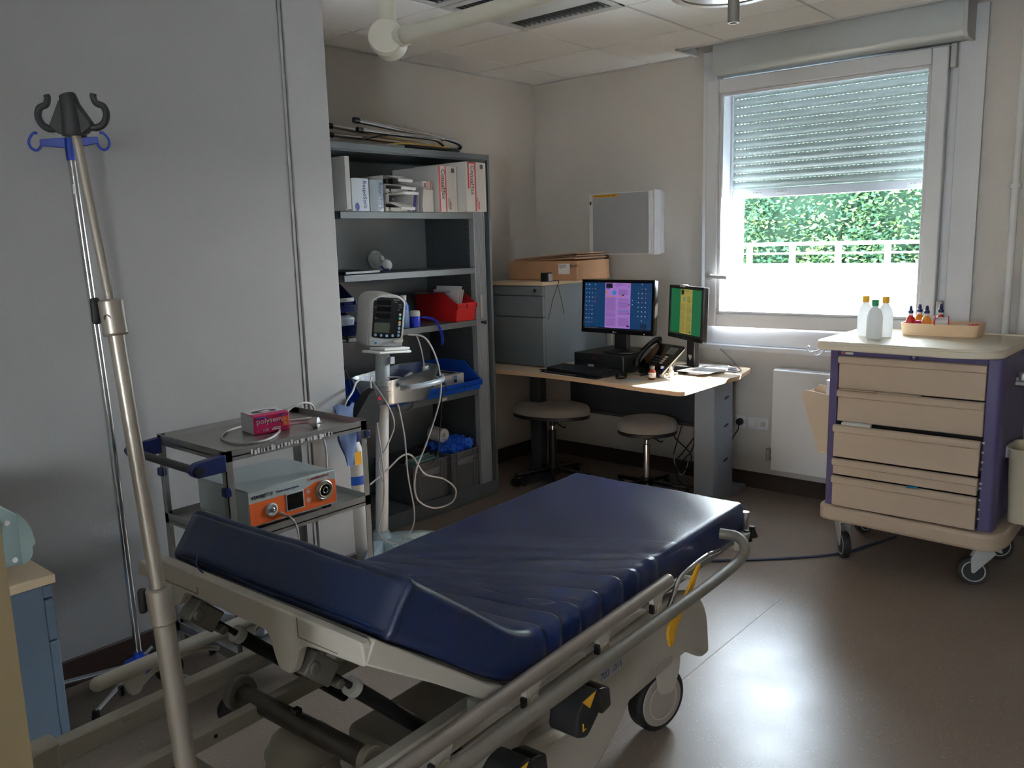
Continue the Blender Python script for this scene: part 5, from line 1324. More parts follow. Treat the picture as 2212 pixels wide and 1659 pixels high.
th_('DINAMAP', .0075, .022, .100, LGREY); th_('V 100', .0065, .026, .090, LGREY); th_('SpO2', .006, .052, .066, LGREY); th_('mmHg', .006, .048, .078, LGREY); th_('I I .', .011, .046, .052, LGREY); th_('NIBP', .005, -.07, .096, LGREY); th_('MAP', .005, -.07, .062, LGREY); th_('PULSE', .005, -.066, .012, LGREY); th_('BATT', .006, -.074, -.098, INK)
part('warning_lamp', MB(HM).lathe([(.010,0),(.009,.006),(.004,.008)],(.05,0,.118),16,'x',1,.5), LGREY, PMN)
part('hose_connector', MB(HM).cbox((.068,.055,-.092),(.02,.05,.016),rx=.2), MG, PMN, bev=.004)
# basket with handle
bk = LEAN @ MX.Translation((.02,.08,0))
O = rrect(-.13,.13,-.23,.21,.09,6); Bm = rrect(-.09,.09,-.17,.15,.07,6); n = len(O); vs = []
for P_, z in ((Bm,.755),(O,.90),([(p[0]*.975,p[1]*.975) for p in O],.90),([(p[0]*.96,p[1]*.96) for p in Bm],.76)): vs += [(p[0],p[1],z+(.03*sin(p[1]*6) if z > .8 else 0)) for p in P_]
fs = [tuple(range(n))[::-1], tuple(range(3*n,4*n))]
for k in range(3): fs += [(k*n+i,k*n+(i+1)%n,(k+1)*n+(i+1)%n,(k+1)*n+i) for i in range(n)]
part('basket', MB(bk).add(vs, fs), CLEARB, PMN)
part('basket_handle', MB(bk).tube([(.13,-.10,.84),(.165,-.06,.842),(.17,.05,.85),(.15,.15,.86),(.11,.19,.87)],.014,n=12), mat('clear grip',(170,180,190),.2,alpha=.8), PMN)
g = MB(bk); g.tube([(-.02+.06*cos(a)*(.8+.1*sin(a*2.3)), -.02+.11*sin(a)*(.8+.15*cos(a*1.7)), .79+.0035*a) for a in [i*.55 for i in range(46)]],.0035,n=6,k=2); part('coiled_lead', g, CORDW, PMN)
part('lead_plug', MB(bk).cbox((-.02,.09,.87),(.02,.045,.02),rx=.4), PAPER, PMN, bev=.003)
part('lead_plug', MB(bk).cbox((.02,.17,.90),(.02,.03,.035),rx=.3), PAPER, PMN, bev=.003)
# hanging leads
def lead(pts, r=.0035, m=CORDW): part('lead', MB().tube(pts, r, n=8, k=8), m, PMN)
lead([(-2.99,2.70,1.07),(-2.97,2.735,1.06),(-2.965,2.76,.98),(-2.965,2.77,.90),(-2.97,2.76,.80)])
lead([(-2.99,2.70,1.07),(-2.95,2.76,1.055),(-2.93,2.80,.99),(-2.92,2.83,.88),(-2.925,2.83,.74),(-2.93,2.74,.55),(-2.94,2.66,.40),(-2.94,2.66,.27),(-2.92,2.75,.20),(-2.91,2.87,.20),(-2.91,2.90,.26),(-2.92,2.83,.33),(-2.94,2.72,.38),(-2.96,2.66,.48),(-2.97,2.60,.49),(-2.97,2.50,.44),(-2.97,2.38,.39)], .0042)
lead([(-2.96,2.58,.78),(-2.93,2.59,.60),(-2.93,2.60,.40),(-2.93,2.63,.22),(-2.93,2.61,.13),(-2.94,2.54,.075)])
lead([(-2.99,2.46,.90),(-2.95,2.42,.86),(-2.93,2.43,.66),(-2.93,2.45,.45),(-2.93,2.44,.30),(-2.93,2.40,.18),(-2.93,2.44,.12),(-2.93,2.52,.075)])
lead([(-3.02,2.42,.89),(-2.98,2.36,.885),(-2.92,2.29,.86),(-2.90,2.24,.83),(-2.903,2.225,.80)], .0045)
lead([(-2.96,2.44,.88),(-2.93,2.50,.76),(-2.93,2.53,.66),(-2.94,2.48,.56),(-2.95,2.44,.50),(-2.95,2.46,.40)])
lead([(-3.18,2.45,1.0),(-3.19,2.455,.95),(-3.18,2.47,.88),(-3.17,2.48,.82)], .004, BLACK)
lead([(-2.97,2.83,.85),(-2.94,2.89,.80),(-2.95,2.87,.74),(-2.96,2.86,.60),(-2.97,2.84,.45),(-2.98,2.78,.40),(-2.99,2.72,.42)], .003, BLACK)
lead([(-3.0,2.60,.745),(-2.98,2.62,.70),(-2.98,2.68,.71),(-2.99,2.72,.75)], .003, BLACK)
part('red_tag', MB().cbox((-2.945,2.46,.80),(.008,.018,.015)), RED, PMN)
# cuff hanging from the trolley clip and black pouch
CF = thing('blood_pressure_cuff', 'blue grey blood pressure cuff hanging beside the trolley post', 'cuff', (-2.90,2.22,.53))
def cf(u, v):
    w_ = .055*(1-.55*v); x = -2.90+.010*sin(v*9+u*3)
    return (x, 2.225+(u-.5)*2*w_+.02*v, .812-.28*v+.008*sin(u*7))
g = MB(); g.grid(cf, 10, 16); g.grid(lambda u,v: tuple(V(cf(u,v))+V((-.012,.004*sin(v*8),0))), 10, 16); part('cuff_cloth', g, mat('cuff fabric',(92,112,150),.85,bump=.5,bs=300), CF)
part('cuff_logo', MB().lathe([(.009,0),(.009,.001)],(-2.888,2.22,.75),16,'x'), LGREY, CF)
solo('black_pouch', MB().prism([(2.24,.70),(2.42,.70),(2.43,.76),(2.405,.86),(2.36,.84),(2.30,.77)],'x',-2.95,-2.90), mat('black nylon',(14,14,16),.85,bump=.5), 'black cloth pouch hanging from the monitor stand basket', 'pouch', (-2.92,2.33,.70), bev=.006)

# ================================================================ STRETCHER (local frame: +x near side, -y towards the head)
BL, BA = (-1.131, 2.441, 0), R(2.4)
ST = thing('hospital_stretcher', 'wheeled hospital stretcher with raised backrest and cream frame', 'stretcher', BL, BA)
MT = thing('mattress', 'dark blue vinyl mattress lying on the hospital stretcher', 'mattress', BL, BA)
W2 = .66
# mattress: top and bottom profile (y, z)
TP = [(.0,.650),(-.30,.651),(-.60,.652),(-.90,.652),(-1.03,.652),(-1.13,.662),(-1.21,.695),(-1.29,.752),(-1.40,.835),(-1.515,.922)]
BP = [(.0,.535),(-.30,.535),(-.60,.535),(-.90,.535),(-1.03,.537),(-1.14,.550),(-1.22,.578),(-1.31,.630),(-1.46,.742),(-1.582,.828)]
def cr(P, t):
    t *= len(P)-1; k = min(int(t), len(P)-2); q = t-k
    p0, p1, p2, p3 = P[max(k-1,0)], P[k], P[k+1], P[min(k+2,len(P)-1)]
    return V([.5*((2*p1[i])+(p2[i]-p0[i])*q+(2*p0[i]-5*p1[i]+4*p2[i]-p3[i])*q*q+(3*p1[i]-p0[i]-3*p2[i]+p3[i])*q**3) for i in (0,1)])
# creases fan out from the far hinge; each: (start x, start y, end x(near edge), end y, amplitude, width)
CRE = [(-.50,-1.03,.01,-.60,.006,.014),(-.62,-1.07,.01,-.775,.015,.016),(-.52,-1.10,.01,-.875,.017,.016),(-.30,-1.04,.01,-.965,.013,.013),
       (-.62,-1.13,.01,-1.05,.019,.016),(-.45,-1.16,.01,-1.11,.010,.013),(-.64,-1.02,-.22,-.80,.008,.022),(-.18,-.78,.0,-.70,.004,.010),(-.64,-.93,-.05,-.62,.006,.026),
       (-.14,-1.02,-.03,-.99,.006,.009)]
def crease(x, y):
    d = 0
    for x0, y0, x1, y1, a, w_ in CRE:
        dx, dy = x1-x0, y1-y0; L = sqrt(dx*dx+dy*dy)
        t = ((x-x0)*dx+(y-y0)*dy)/L/L
        bow = .022*sin(pi*max(0,min(1,t)))
        s_ = ((x-x0)*-dy+(y-y0)*dx)/L + bow
        if -.1 < t < 1.25 and abs(s_) < .12:
            f = max(0, min(1, (t+.1)*2.2))*max(0,min(1,(1.25-t)*5))*(.35+.65*min(1,max(0,t)))
            k = s_/w_
            d += a*f*(.75*math.exp(-k*k) - .85*math.exp(-(k-1.5)**2*1.3) + .22*math.exp(-(k-4)**2*.12))
    return d
def mat_pt(u, v):
    """u 0..1 along the length, v 0..1 round the section"""
    a, b = cr(TP, u), cr(BP, u)
    h = (a-b).length; n_ = (a-b).normalized(); r = .020
    per = [('top', W2-2*r), ('c', pi*r/2), ('side', h-2*r), ('c2', pi*r/2), ('bot', W2-2*r), ('c3', pi*r/2), ('side2', h-2*r), ('c4', pi*r/2)]
    wts = [130, 10, 26, 5, 8, 5, 8, 8]; tot = sum(wts); t = (v % 1)*tot; k = 0
    while t > wts[k] and k < 7: t -= wts[k]; k += 1
    q = t/wts[k]
    if k == 0: x, z, nx, nz = -W2+r+q*(W2-2*r), h, 0, 1
    elif k == 1: an = pi/2*(1-q); x, z, nx, nz = -r+r*cos(an), h-r+r*sin(an), cos(an), sin(an)
    elif k == 2: x, z, nx, nz = 0, h-r-q*(h-2*r), 1, 0
    elif k == 3: an = -pi/2*q; x, z, nx, nz = -r+r*cos(an), r+r*sin(an), cos(an), sin(an)
    elif k == 4: x, z, nx, nz = -r-q*(W2-2*r), 0, 0, -1
    elif k == 5: an = -pi/2-pi/2*q; x, z, nx, nz = -W2+r+r*cos(an), r+r*sin(an), cos(an), sin(an)
    elif k == 6: x, z, nx, nz = -W2, r+q*(h-2*r), -1, 0
    else: an = pi-pi/2*q; x, z, nx, nz = -W2+r+r*cos(an), h-r+r*sin(an), cos(an), sin(an)
    # rounded ends
    L = 1.62; e = min(u, 1-u)*L; sh = 0
    if e < r: sh = r-sqrt(max(0, r*r-(r-e)**2))
    x += sh*(-nx)*.7; z += sh*(-nz)*.7
    wd = 1+.05*max(0, min(1, (-b.x-1.15)/.4)); x = -W2/2+(x+W2/2)*wd
    p = b+n_*z
    yy, zz = p.x, p.y
    d = 0
    if nz > -.1 and u < .72:
        dy_ = crease(min(x, .0)+(0 if nx < .5 else 0), yy)
        if nz >= .6: d = dy_
        else: d = dy_*max(0, min(1, (z/h-.25)*1.4))*.8
    d += .0016*sin(x*17+yy*9)*sin(yy*13+1) if nz > .5 else .0012*sin(yy*11+2)*sin(z*30)
    if u < .6 and nz > .6: d += .010*sin(pi*min(1,max(0,-x/W2)))*sin(pi*min(1, u/.58))
    return V((x+nx*d, yy+n_.x*nz*d, zz+n_.y*nz*d))
nu, nv = 470, 200
g = MB()
us = [ (i/nu) for i in range(nu+1)]
vs = [mat_pt(max(.0001,min(.9999,u)), j/nv) for u in us for j in range(nv)]
fs = [(i*nv+j,(i+1)*nv+j,(i+1)*nv+(j+1)%nv,i*nv+(j+1)%nv) for i in range(nu) for j in range(nv)]
def endcap(i, s_):
    ring = [vs[i*nv+j] for j in range(nv)]; c_ = sum(ring, V())/nv; base_ = len(vs)
    for k, (sc, dy) in enumerate(((.97,.006),(.9,.010),(.6,.014),(.0,.016))):
        for p in ring: q = c_+(p-c_)*max(sc,.001); vs.append(V((q.x,q.y+s_*dy,q.z)))
    prev = i*nv
    for k in range(4):
        cur = base_+k*nv
        for j in range(nv): fs.append((prev+j,prev+(j+1)%nv,cur+(j+1)%nv,cur+j))
        prev = cur
endcap(0, 1); endcap(nu, -1)
g.add(vs, fs); part('mattress_body', g, NAVY, MT, local=True, sharp=75)
# sleeve pulled over the backrest end
def slv(u, v):
    p = mat_pt(.972+u*.0279, v); a, b = cr(TP,.972+u*.0279), cr(BP,.972+u*.0279); c_ = (a+b)/2
    q = V((-W2/2, c_.x, c_.y)); d = p-q
    bl = 1+.0*u
    k = .0035*(min(1,u*6))*(1+.3*sin(v*38))
    return p + d.normalized()*k
nu2 = 90; vs = [slv(i/nu2, j/nv) for i in range(nu2+1) for j in range(nv)]
fs = [(i*nv+j,(i+1)*nv+j,(i+1)*nv+(j+1)%nv,i*nv+(j+1)%nv) for i in range(nu2) for j in range(nv)]
ring = [vs[nu2*nv+j] for j in range(nv)]; c_ = sum(ring, V())/nv
for sc, k in ((.97,.006),(.90,.011),(.6,.014),(.001,.015)):
    o_ = len(vs)
    for p in ring: q = c_+(p-c_)*sc; vs.append(q+V((0,-.8,.58))*k)
    pr_ = o_-nv
    for j in range(nv): fs.append((pr_+j,pr_+(j+1)%nv,o_+(j+1)%nv,o_+j))
g = MB(); g.add(vs, fs); part('backrest_sleeve', g, NAVY2, MT, local=True, sharp=80)
g = MB(); g.tube([(-.50,-1.618,.885),(-.50,-1.622,.862),(-.49,-1.612,.840),(-.45,-1.606,.832)],.0018,n=6); part('sleeve_seam', g, BLUED, MT, local=True)

def bp(name, g, m, parent=ST, **k): return part(name, g, m, parent, local=True, **k)
# backrest frame
for x0 in (.006, -W2-.012):
    g = MB(); g.prism([(-1.625,.800),(-1.60,.838),(-1.46,.735),(-1.31,.622),(-1.22,.570),(-1.235,.545),(-1.30,.575),(-1.46,.690)],'x', x0-.018, x0+.004)
    bp('backrest_side_rail', g, BEDC, bev=.004)
g = MB(); pr = rpoly([(-.69,.845),(.005,.838),(.010,.795),(-.13,.790),(-.17,.780),(-.185,.740),(-.20,.715),(-.235,.715),(-.25,.745),(-.262,.785),(-.55,.790),(-.565,.760),(-.60,.745),(-.64,.760),(-.655,.792),(-.69,.795)],[.01,.01,.01,.03,.02,.02,.01,.01,.02,.03,.03,.02,.01,.02,.03,.01],4)
HT = MX.Translation((0,-1.612,.80)) @ MX.Rotation(-.60+.0,4,'X') @ MX.Translation((0,0,-.80))
HT = MX.Translation((0,-1.615,0))
g = MB(HT); g.prism(pr,'y',-.011,.011); bp('head_rail', g, BEDC, bev=.004)
g = MB(); g.box(-.67,-.50,-1.6270,-1.6262,.799,.801); g.box(-.50,-.4985,-1.6270,-1.6262,.799,.815); g.box(-.17,-.168,-1.6270,-1.6262,.800,.838); g.box(-.168,-.06,-1.6270,-1.6262,.800,.8015)
bp('panel_seam', g, BEDG)
g = MB(); g.prism([(-1.60,.812),(-1.59,.832),(-1.22,.570),(-1.22,.550)],'x',-W2,-.012); bp('backrest_deck', g, mat('deck grey',(120,118,112),.6))
bp('backrest_rod', MB().cyl((-.74,-1.57,.770),(-.235,-1.57,.760),.0085,n=14), STEELD)
bp('frame_end_plug', MB().cbox((-.745,-1.60,.79),(.05,.03,.035)), BEDC, bev=.008)
for x in (-.205, -.60):
    y0, z0 = -1.565, .705
    g = MB(); g.cbox((x,y0,z0),(.045,.075,.050),rx=-.75); g.cyl((x-.035,y0+.005,z0+.045),(x+.03,y0+.005,z0+.045),.015); g.cyl((x-.03,y0+.035,z0-.045),(x+.03,y0+.035,z0-.045),.010); g.cyl((x-.028,y0-.02,z0+.012),(x+.028,y0-.02,z0+.012),.013)
    bp('spring_bracket', g, mat('cast bracket',(128,126,118),.5,metal=.4), bev=.004)
    bp('spring_rod', MB().cyl((x,y0+.02,z0-.018),(x,y0+.085,z0-.082),.0065,n=12), BLACK)
    bp('spring_ring', MB().pipe((x,y0+.078,z0-.076),(x,y0+.092,z0-.090),.0195,.008,20), WHITE)
    bp('gas_spring', MB().cyl((x,y0+.09,z0-.088),(x,y0+.38,z0-.375),.0165,n=18), BLACK)
# litter frame
for x in (-.71, -.115):
    g = MB(); g.box(x-.018,x+.018,-1.86,-.02,.455,.505); bp('litter_rail', g, BEDC, bev=.005)
g = MB(); g.box(-.575,-.545,-1.86,-.30,.425,.46); g.mi = 1
for i in range(9): g.cyl((-.5455,-1.75+i*.16,.443),(-.544,-1.75+i*.16,.443),.005,n=8)
bp('inner_rail', g, [BEDC, BLACK], bev=.004)
for y in (-.035, -.60, -1.13): bp('cross_member', MB().box(-.69,-.13,y-.018,y+.018,.462,.50), BEDC, bev=.004)
g = MB(); g.prism(rpoly([(-.74,-1.85),(-.745,-2.02),(-.70,-2.05),(-.12,-2.05),(-.06,-2.02),(-.06,-1.85),(-.12,-1.85),(-.13,-1.93),(-.68,-1.93),(-.69,-1.85)],[.01,.05,.03,.03,.05,.01,.01,.05,.05,.01]),'z',.44,.515); bp('head_end_frame', g, BEDC, bev=.008)
g = MB(); g.prism([(-.72,.0),(-.72,-.03),(.01,-.03),(.01,.0)],'z',.49,.535); bp('foot_end_frame', g, BEDC, bev=.005)
g = MB(); g.box(-W2+.02,-.02,-1.10,-.02,.508,.532); bp('seat_deck', g, mat('deck grey',(120,118,112),.6), bev=.004)
g = MB(); g.cyl((-.04,-1.262,.565),(.004,-1.262,.565),.022); g.box(-.06,-.03,-1.30,-1.25,.49,.56); g.cyl((-.04,-1.22,.56),(.0,-1.22,.56),.010); bp('backrest_hinge', g, LGREY, bev=.002)
for y in (-1.42,-1.02): g = MB(); g.prism([(-.74,.44),(-.70,.44),(-.705,.395),(-.735,.40)],'y',y,y+.03); bp('litter_hook', g, mat('hook plastic',(196,208,196),.5), bev=.003)
# cross tube at the head end with end flanges
bp('cross_tube', MB().cyl((-.655,-1.455,.447),(-.175,-1.475,.47),.0235,n=24), STEELD)
bp('tube_flange', MB().cyl((-.665,-1.455,.447),(-.640,-1.455,.447),.042,n=28), mat('flange grey',(110,105,98),.5), bev=.004)
g = MB(); g.cyl((-.180,-1.475,.47),(-.158,-1.475,.472),.031,n=28); g.cyl((-.158,-1.475,.472),(-.150,-1.475,.472),.020,n=24); bp('tube_end_cap', g, mat('flange cap',(150,140,126),.5), bev=.003)
bp('tube_clamp', MB().cbox((-.42,-1.465,.475),(.02,.02,.035)), STEELD, bev=.003)
# column with bellows
c = (-.50,-1.40,0); prof = [(.09,.14)]
for i in range(11): prof += [(.074 if i % 2 else .088, .15+i*.018)]
prof += [(.075,.345),(.072,.36),(.05,.375)]
g = MB(); g.lathe(prof, c, 36); bp('bellows', g, mat('bellows rubber',(208,200,186),.6), sharp=50)
c = (-.36,-.30,0); g = MB(); g.lathe(prof, c, 36); bp('bellows', g, mat('bellows rubber',(208,200,186),.6), sharp=50)
# base hood: body and near side panel
HOOD = mat('hood beige',(176,169,156),.45,var=.05,bump=.15)
prf = rpoly([(-.17,.19),(-.19,.34),(-.26,.43),(-.40,.47),(-.62,.475),(-1.6,.44),(-1.75,.40),(-1.85,.30),(-1.85,.19),(-1.60,.21),(-1.50,.28),(-1.32,.24),(-1.22,.15),(-.86,.14),(-.72,.21),(-.66,.27),(-.50,.30),(-.36,.27),(-.30,.24),(-.22,.19)],[.02,.05,.06,.08,.1,.05,.05,.05,.02,.03,.08,.06,.04,.04,.06,.05,.06,.05,.03,.02],4)
g = MB(); g.prism(prf,'x',-.075,-.035); bp('base_side_panel', g, HOOD, bev=.014, seg=3)
g = MB(); g.prism(rrect(-.50,-.075,-1.28,-.22,.04),'z',.21,.325); bp('base_hood', g, HOOD, bev=.014, seg=3)
g = MB(); g.prism(rrect(-.50,-.075,-1.82,-1.25,.05),'z',.13,.17); bp('base_chassis', g, HOOD, bev=.01)
g = MB()
for a, b_ in ((-.90,.30),(-.55,.25)): g.box(-.13,-.078,-1.12,-.35,.325,.35)
bp('hood_ridge', g, HOOD, bev=.008)
# wheel shrouds and casters
WHG = mat('caster hub',(150,140,130),.45)
for x, y, a in ((-.115,-.35,-.28),(-.58,-.33,.5),(-.115,-1.70,-.3),(-.58,-1.70,.2)):
    big = y > -1 and x > -.3
    g = MB(); g.prism(rpoly([(y-.17,.27),(y-.14,.37),(y-.02,.43),(y+.09,.40),(y+.125,.30),(y+.115,.24),(y+.03,.255),(y-.10,.285)],[.02,.06,.06,.05,.03,.02,.03,.03],4),'x',x-.065,x+.065); bp('wheel_shroud', g, HOOD, bev=.018, seg=3)
    Wm = MX.Translation((x,y,0)) @ MX.Rotation(a,4,'Z')
    g = MB(Wm); g.prism(rpoly([(.045,.27),(.05,.20),(.02,.115),(-.05,.13),(-.055,.26)],[.01,.03,.03,.03,.01]),'x',-.038,-.030); g.prism(rpoly([(.045,.27),(.05,.20),(.02,.115),(-.05,.13),(-.055,.26)],[.01,.03,.03,.03,.01]),'x',.030,.038); g.cyl((0,-.01,.22),(0,-.01,.28),.03)
    cs = bp('caster', g, HOOD, bev=.006)
    bp('tyre', MB(Wm).cyl((-.026,-.02,.1005),(.026,-.02,.1005),.100,n=40), RUB, cs, bev=.010, seg=3)
    g = MB(Wm); g.cyl((-.029,-.02,.1005),(.029,-.02,.1005),.082,n=36); bp('hub', g, WHG, cs, bev=.004)
    g = MB(Wm); g.pipe((-.0315,-.02,.1005),(.0315,-.02,.1005),.060,.055,32); bp('hub_ring', g, HOOD, cs)
# side guards: long tubes on brackets
for x, s_ in ((.045,1),(-.745,-1)):
    z = .606 if s_ > 0 else .575
    nm = 'side_guard_tube'
    ya = -.61 if s_ > 0 else -.45
    g = MB(); g.cyl((x,-1.74,z-.005),(x,ya,z),.0165,n=20); g.sph((x,ya,z),.0165,n=16); g.sph((x,-1.74,z-.005),.0165,n=16)
    bp(nm, g, TUBEP if s_ > 0 else BEDC)
    for y in ((-.675,-.935,-1.215,-1.49) if s_ > 0 else (-.62,-.99,-1.365,-1.66)):
        g = MB(); pr = rpoly([(y-.035,z-.002),(y+.035,z-.002),(y+.018,z-.040),(y+.012,z-.062),(y-.012,z-.066),(y-.020,z-.045)],[.005,.005,.015,.012,.012,.015])
        g.prism(pr,'x',x-.008,x+.008); b_ = bp('guard_bracket', g, BEDC, bev=.004)
        bp('bracket_cap', MB().cyl((x+s_*.008,y,z-.052),(x+s_*.013,y,z-.052),.014,n=20), mat('cap cream',(206,196,172),.45), b_, bev=.002)
        g = MB(); g.tube([(x-.012,y+.02,z-.055),(x-.012,y+.06,z-.035),(x-.012,y+.16,z-.030),(x-.012,y+.22,z-.05)],.006,n=8); bp('guard_link', g, BEDC, b_)
        bp('guard_slot', MB().cbox((x+s_*.004,y-.03,z-.045),(.012,.008,.022)), BLACK, b_)
    g = MB(); g.box(x-s_*.05-.006,x-s_*.05+.006,-1.72,ya+.05,z-.088,z-.070); bp('guard_mount_rail', g, BEDC, bev=.003)
# grey bumper rail and bent foot end
g = MB(); g.tube([(.012,-.215,.610),(.06,-.205,.607),(.094,-.225,.592),(.102,-.27,.568),(.102,-.45,.560),(.102,-.9,.570),(.102,-1.4,.581),(.102,-1.80,.588)], .0155, n=16, k=6); bp('bumper_rail', g, BEDG)
g = MB(); g.tube([(.07,-.655,.545),(.065,-.62,.57),(.055,-.56,.598),(.05,-.47,.603),(.045,-.38,.600),(.03,-.33,.585),(.03,-.26,.575)],.0065,n=10); bp('release_bar', g, CHROME)
g = MB(); g.prism(rpoly([(-.475,.600),(-.455,.606),(-.49,.560),(-.60,.470),(-.615,.432),(-.63,.428),(-.645,.47),(-.635,.497),(-.60,.500)],[.008,.008,.01,.01,.01,.01,.012,.012,.01]),'x',.058,.066); bp('brake_lever', g, YELLOW, bev=.002)
g = MB(); g.cyl((.0,.005,.50),(.0,.005,.605),.008,n=12); g.cyl((.0,.005,.595),(.0,.005,.615),.012); bp('corner_post', g, STEEL)
for y in (-.01,.035):
    g = MB(); g.lathe([(.009,.0),(.010,-.012),(.019,-.034),(.016,-.036)],(.018,y-.015,.565),18); bp('rubber_buffer', g, RUB)
bp('foot_bracket', MB().box(-.01,.03,-.06,-.02,.50,.56), BEDC, bev=.004)
# pedals
def pedal(y, z, x=.055):
    g = MB(); pr = rpoly([(y-.060,z-.035),(y-.050,z+.02),(y-.015,z+.045),(y+.03,z+.046),(y+.045,z+.01),(y+.04,z-.015),(y-.015,z-.055)],[.015]*7,3)
    g.prism(pr,'x',x-.038,x+.038); p_ = bp('pedal', g, RUB, bev=.010)
    g = MB(); g.prism(rpoly([(y+.04,z-.005),(y+.045,z+.03),(y+.095,z+.015),(y+.10,z-.035),(y+.06,z-.04)],[.008]*5,3),'x',x-.03,x+.03); bp('pedal_pad', g, BLACKG, p_, bev=.005)
    bp('pedal_arrow', MB().add([(x+.0390,y-.035,z+.040),(x+.0390,y+.02,z+.042),(x+.0390,y-.005,z+.012),(x+.0382,y-.035,z+.040),(x+.0382,y+.02,z+.042),(x+.0382,y-.005,z+.012)],[(0,1,2),(3,5,4),(0,3,4,1),(1,4,5,2),(2,5,3,0)]), YELLOW, p_)
    g = MB(); g.box(x+.038,x+.039,y-.035,y-.031,z-.03,z-.012); g.box(x+.038,x+.039,y-.035,y-.022,z-.03,z-.027); bp('pedal_mark', g, YELLOW, p_)
    bp('pedal_arm', MB().beam((x-.02,y-.02,z-.04),(-.05,y-.10,z-.10),.05,.03), HOOD, p_, bev=.008)
pedal(-1.06,.465); pedal(-1.31,.43)
bp('pedal_dome', MB().sph((-.026,-1.165,.345),.040,.5,1,1), RUB)
g = MB(); g.box(-.0352,-.0343,-.83,-.695,.378,.416); lb = bp('model_label', g, mat('label silver',(180,184,188),.4))
text('700', .032, (-.0340,-.822,.384), (0,1,0), (0,0,1), mat('label blue',(60,80,120),.5), ST, local=True, sx=.9); text('/315', .024, (-.0340,-.758,.387), (0,1,0), (0,0,1), mat('label blue',(60,80,120),.5), ST, local=True)
bp('head_roller', MB().cyl((-.79,-1.93,.36),(-.79,-1.93,.44),.026,n=20), RUB, bev=.008)
bp('head_roller', MB().cyl((-.66,-1.87,.36),(-.60,-1.70,.36),.028,n=20), RUB, bev=.008)

# drip pole fixed to the stretcher: three telescoping sections
IV = thing('infusion_pole', 'tall satin metal pole with black double hook at the stretcher head', 'pole', (-1.06,.47,.50))
q0, q1, q2, q3 = V((-.975,.474,.515)), V((-1.0305,.472,1.062)), V((-1.0735,.470,1.425)), V((-1.1225,.470,1.646))
g = MB(); g.cyl(q0, q1, .0138, n=24); part('lower_tube', g, POLE, IV)
g = MB(); g.cyl(q1-(q1-q0).normalized()*.046, q1+(q1-q0).normalized()*.004, .0165, n=28); part('lower_collar', g, POLE, IV, bev=.003)
d_ = (q2-q1).normalized()
g = MB(); g.cyl(q1-V((0,0,.0)), q2, .0098, n=24); part('middle_tube', g, POLE, IV)
g = MB(); g.cyl(q2-d_*.030, q2+d_*.016, .0150, n=28); part('upper_collar', g, POLE, IV, bev=.003)
g = MB(); g.cyl(q2, q3, .0056, n=20); part('upper_tube', g, POLE, IV)
for q, r_ in ((q1-V((0,0,.022)),.0165),(q2-V((0,0,.006)),.0150)):
    g = MB(); dd = V((.62,-.72,0)); g.cyl(q+dd*(r_-.001), q+dd*(r_+.001), .0045, n=14); part('collar_screw', g, RUB, IV)
    sd = V((-.74,-.64,0)); part('collar_lever', MB().cbox(q+sd*(r_+.006)+V((0,0,.008)),(.010,.013,.034),rz=atan2(sd.y,sd.x)), RUB, IV, bev=.004)
# hook: built in the plane facing along its own arms
hd = V((.76,.65,0)); hc = q3+V((-.004,0,.010))
def hp(a, z): return hc+(hd*a+V((0,0,z)))*.72
g = MB()
g.tube([hp(0,-.015), hp(0,.02), hp(-.003,.045), hp(-.006,.056)], lambda t: .0145-.005*t, n=14)
n_ = V((-hd.y,hd.x,0))
pr = [(-.038,.004),(-.025,-.010),(0,-.018),(.022,-.010),(.036,.002),(.012,.040),(-.004,.055),(-.018,.044)]
g.add([hp(a,z)+n_*.007 for a,z in pr]+[hp(a,z)-n_*.007 for a,z in pr], [tuple(range(8)),tuple(range(8,16))[::-1]]+[(i,(i+1)%8,8+(i+1)%8,8+i) for i in range(8)])
part('hook_body', g, RUB, IV, bev=.004)
for s_ in (-1, 1):
    g = MB(); g.tube([hp(s_*.030,.0),hp(s_*.042,-.001),hp(s_*.054,.006),hp(s_*.060,.020),hp(s_*.056,.034),hp(s_*.044,.040),hp(s_*.040,.050),hp(s_*.041,.056)],lambda t: .0046-.0008*t, n=12); part('hook_arm', g, RUB, IV)

# ================================================================ second drip stand by the wall
I2 = thing('drip_stand', 'chrome drip stand with blue hooks against the left wall', 'drip stand', (-2.80,1.19,0))
b0, b1 = V((-2.79,1.185,.08)), V((-2.835,1.165,1.80))
g = MB(); g.cyl(b0, V((-2.80,1.178,.95)), .0125, n=20); g.cyl(V((-2.80,1.178,.95)), b1, .0125, n=20); part('pole_tube', g, CHROME, I2)
part('pole_sticker', MB().cbox((-2.822,1.160,1.70),(.004,.012,.03)), PAPER, I2)
hd = V((.62,.78,0))
def hq(a, z): return b1+hd*a*.78+V((0,0,z))
g = MB(); g.cyl(b1-V((0,0,.01)), b1+V((0,0,.06)), .0145, n=18)
n_ = V((-hd.y,hd.x,0)); pr = [(-.11,.035),(-.11,.055),(0,.062),(.11,.062),(.11,.042),(.01,.028),(-.01,.028)]
k_ = len(pr); g.add([hq(a,z)+n_*.006 for a,z in pr]+[hq(a,z)-n_*.006 for a,z in pr], [tuple(range(k_)),tuple(range(k_,2*k_))[::-1]]+[(i,(i+1)%k_,k_+(i+1)%k_,k_+i) for i in range(k_)])
part('hook_bar', g, mat('hook blue',(12,52,150),.4), I2, bev=.002)
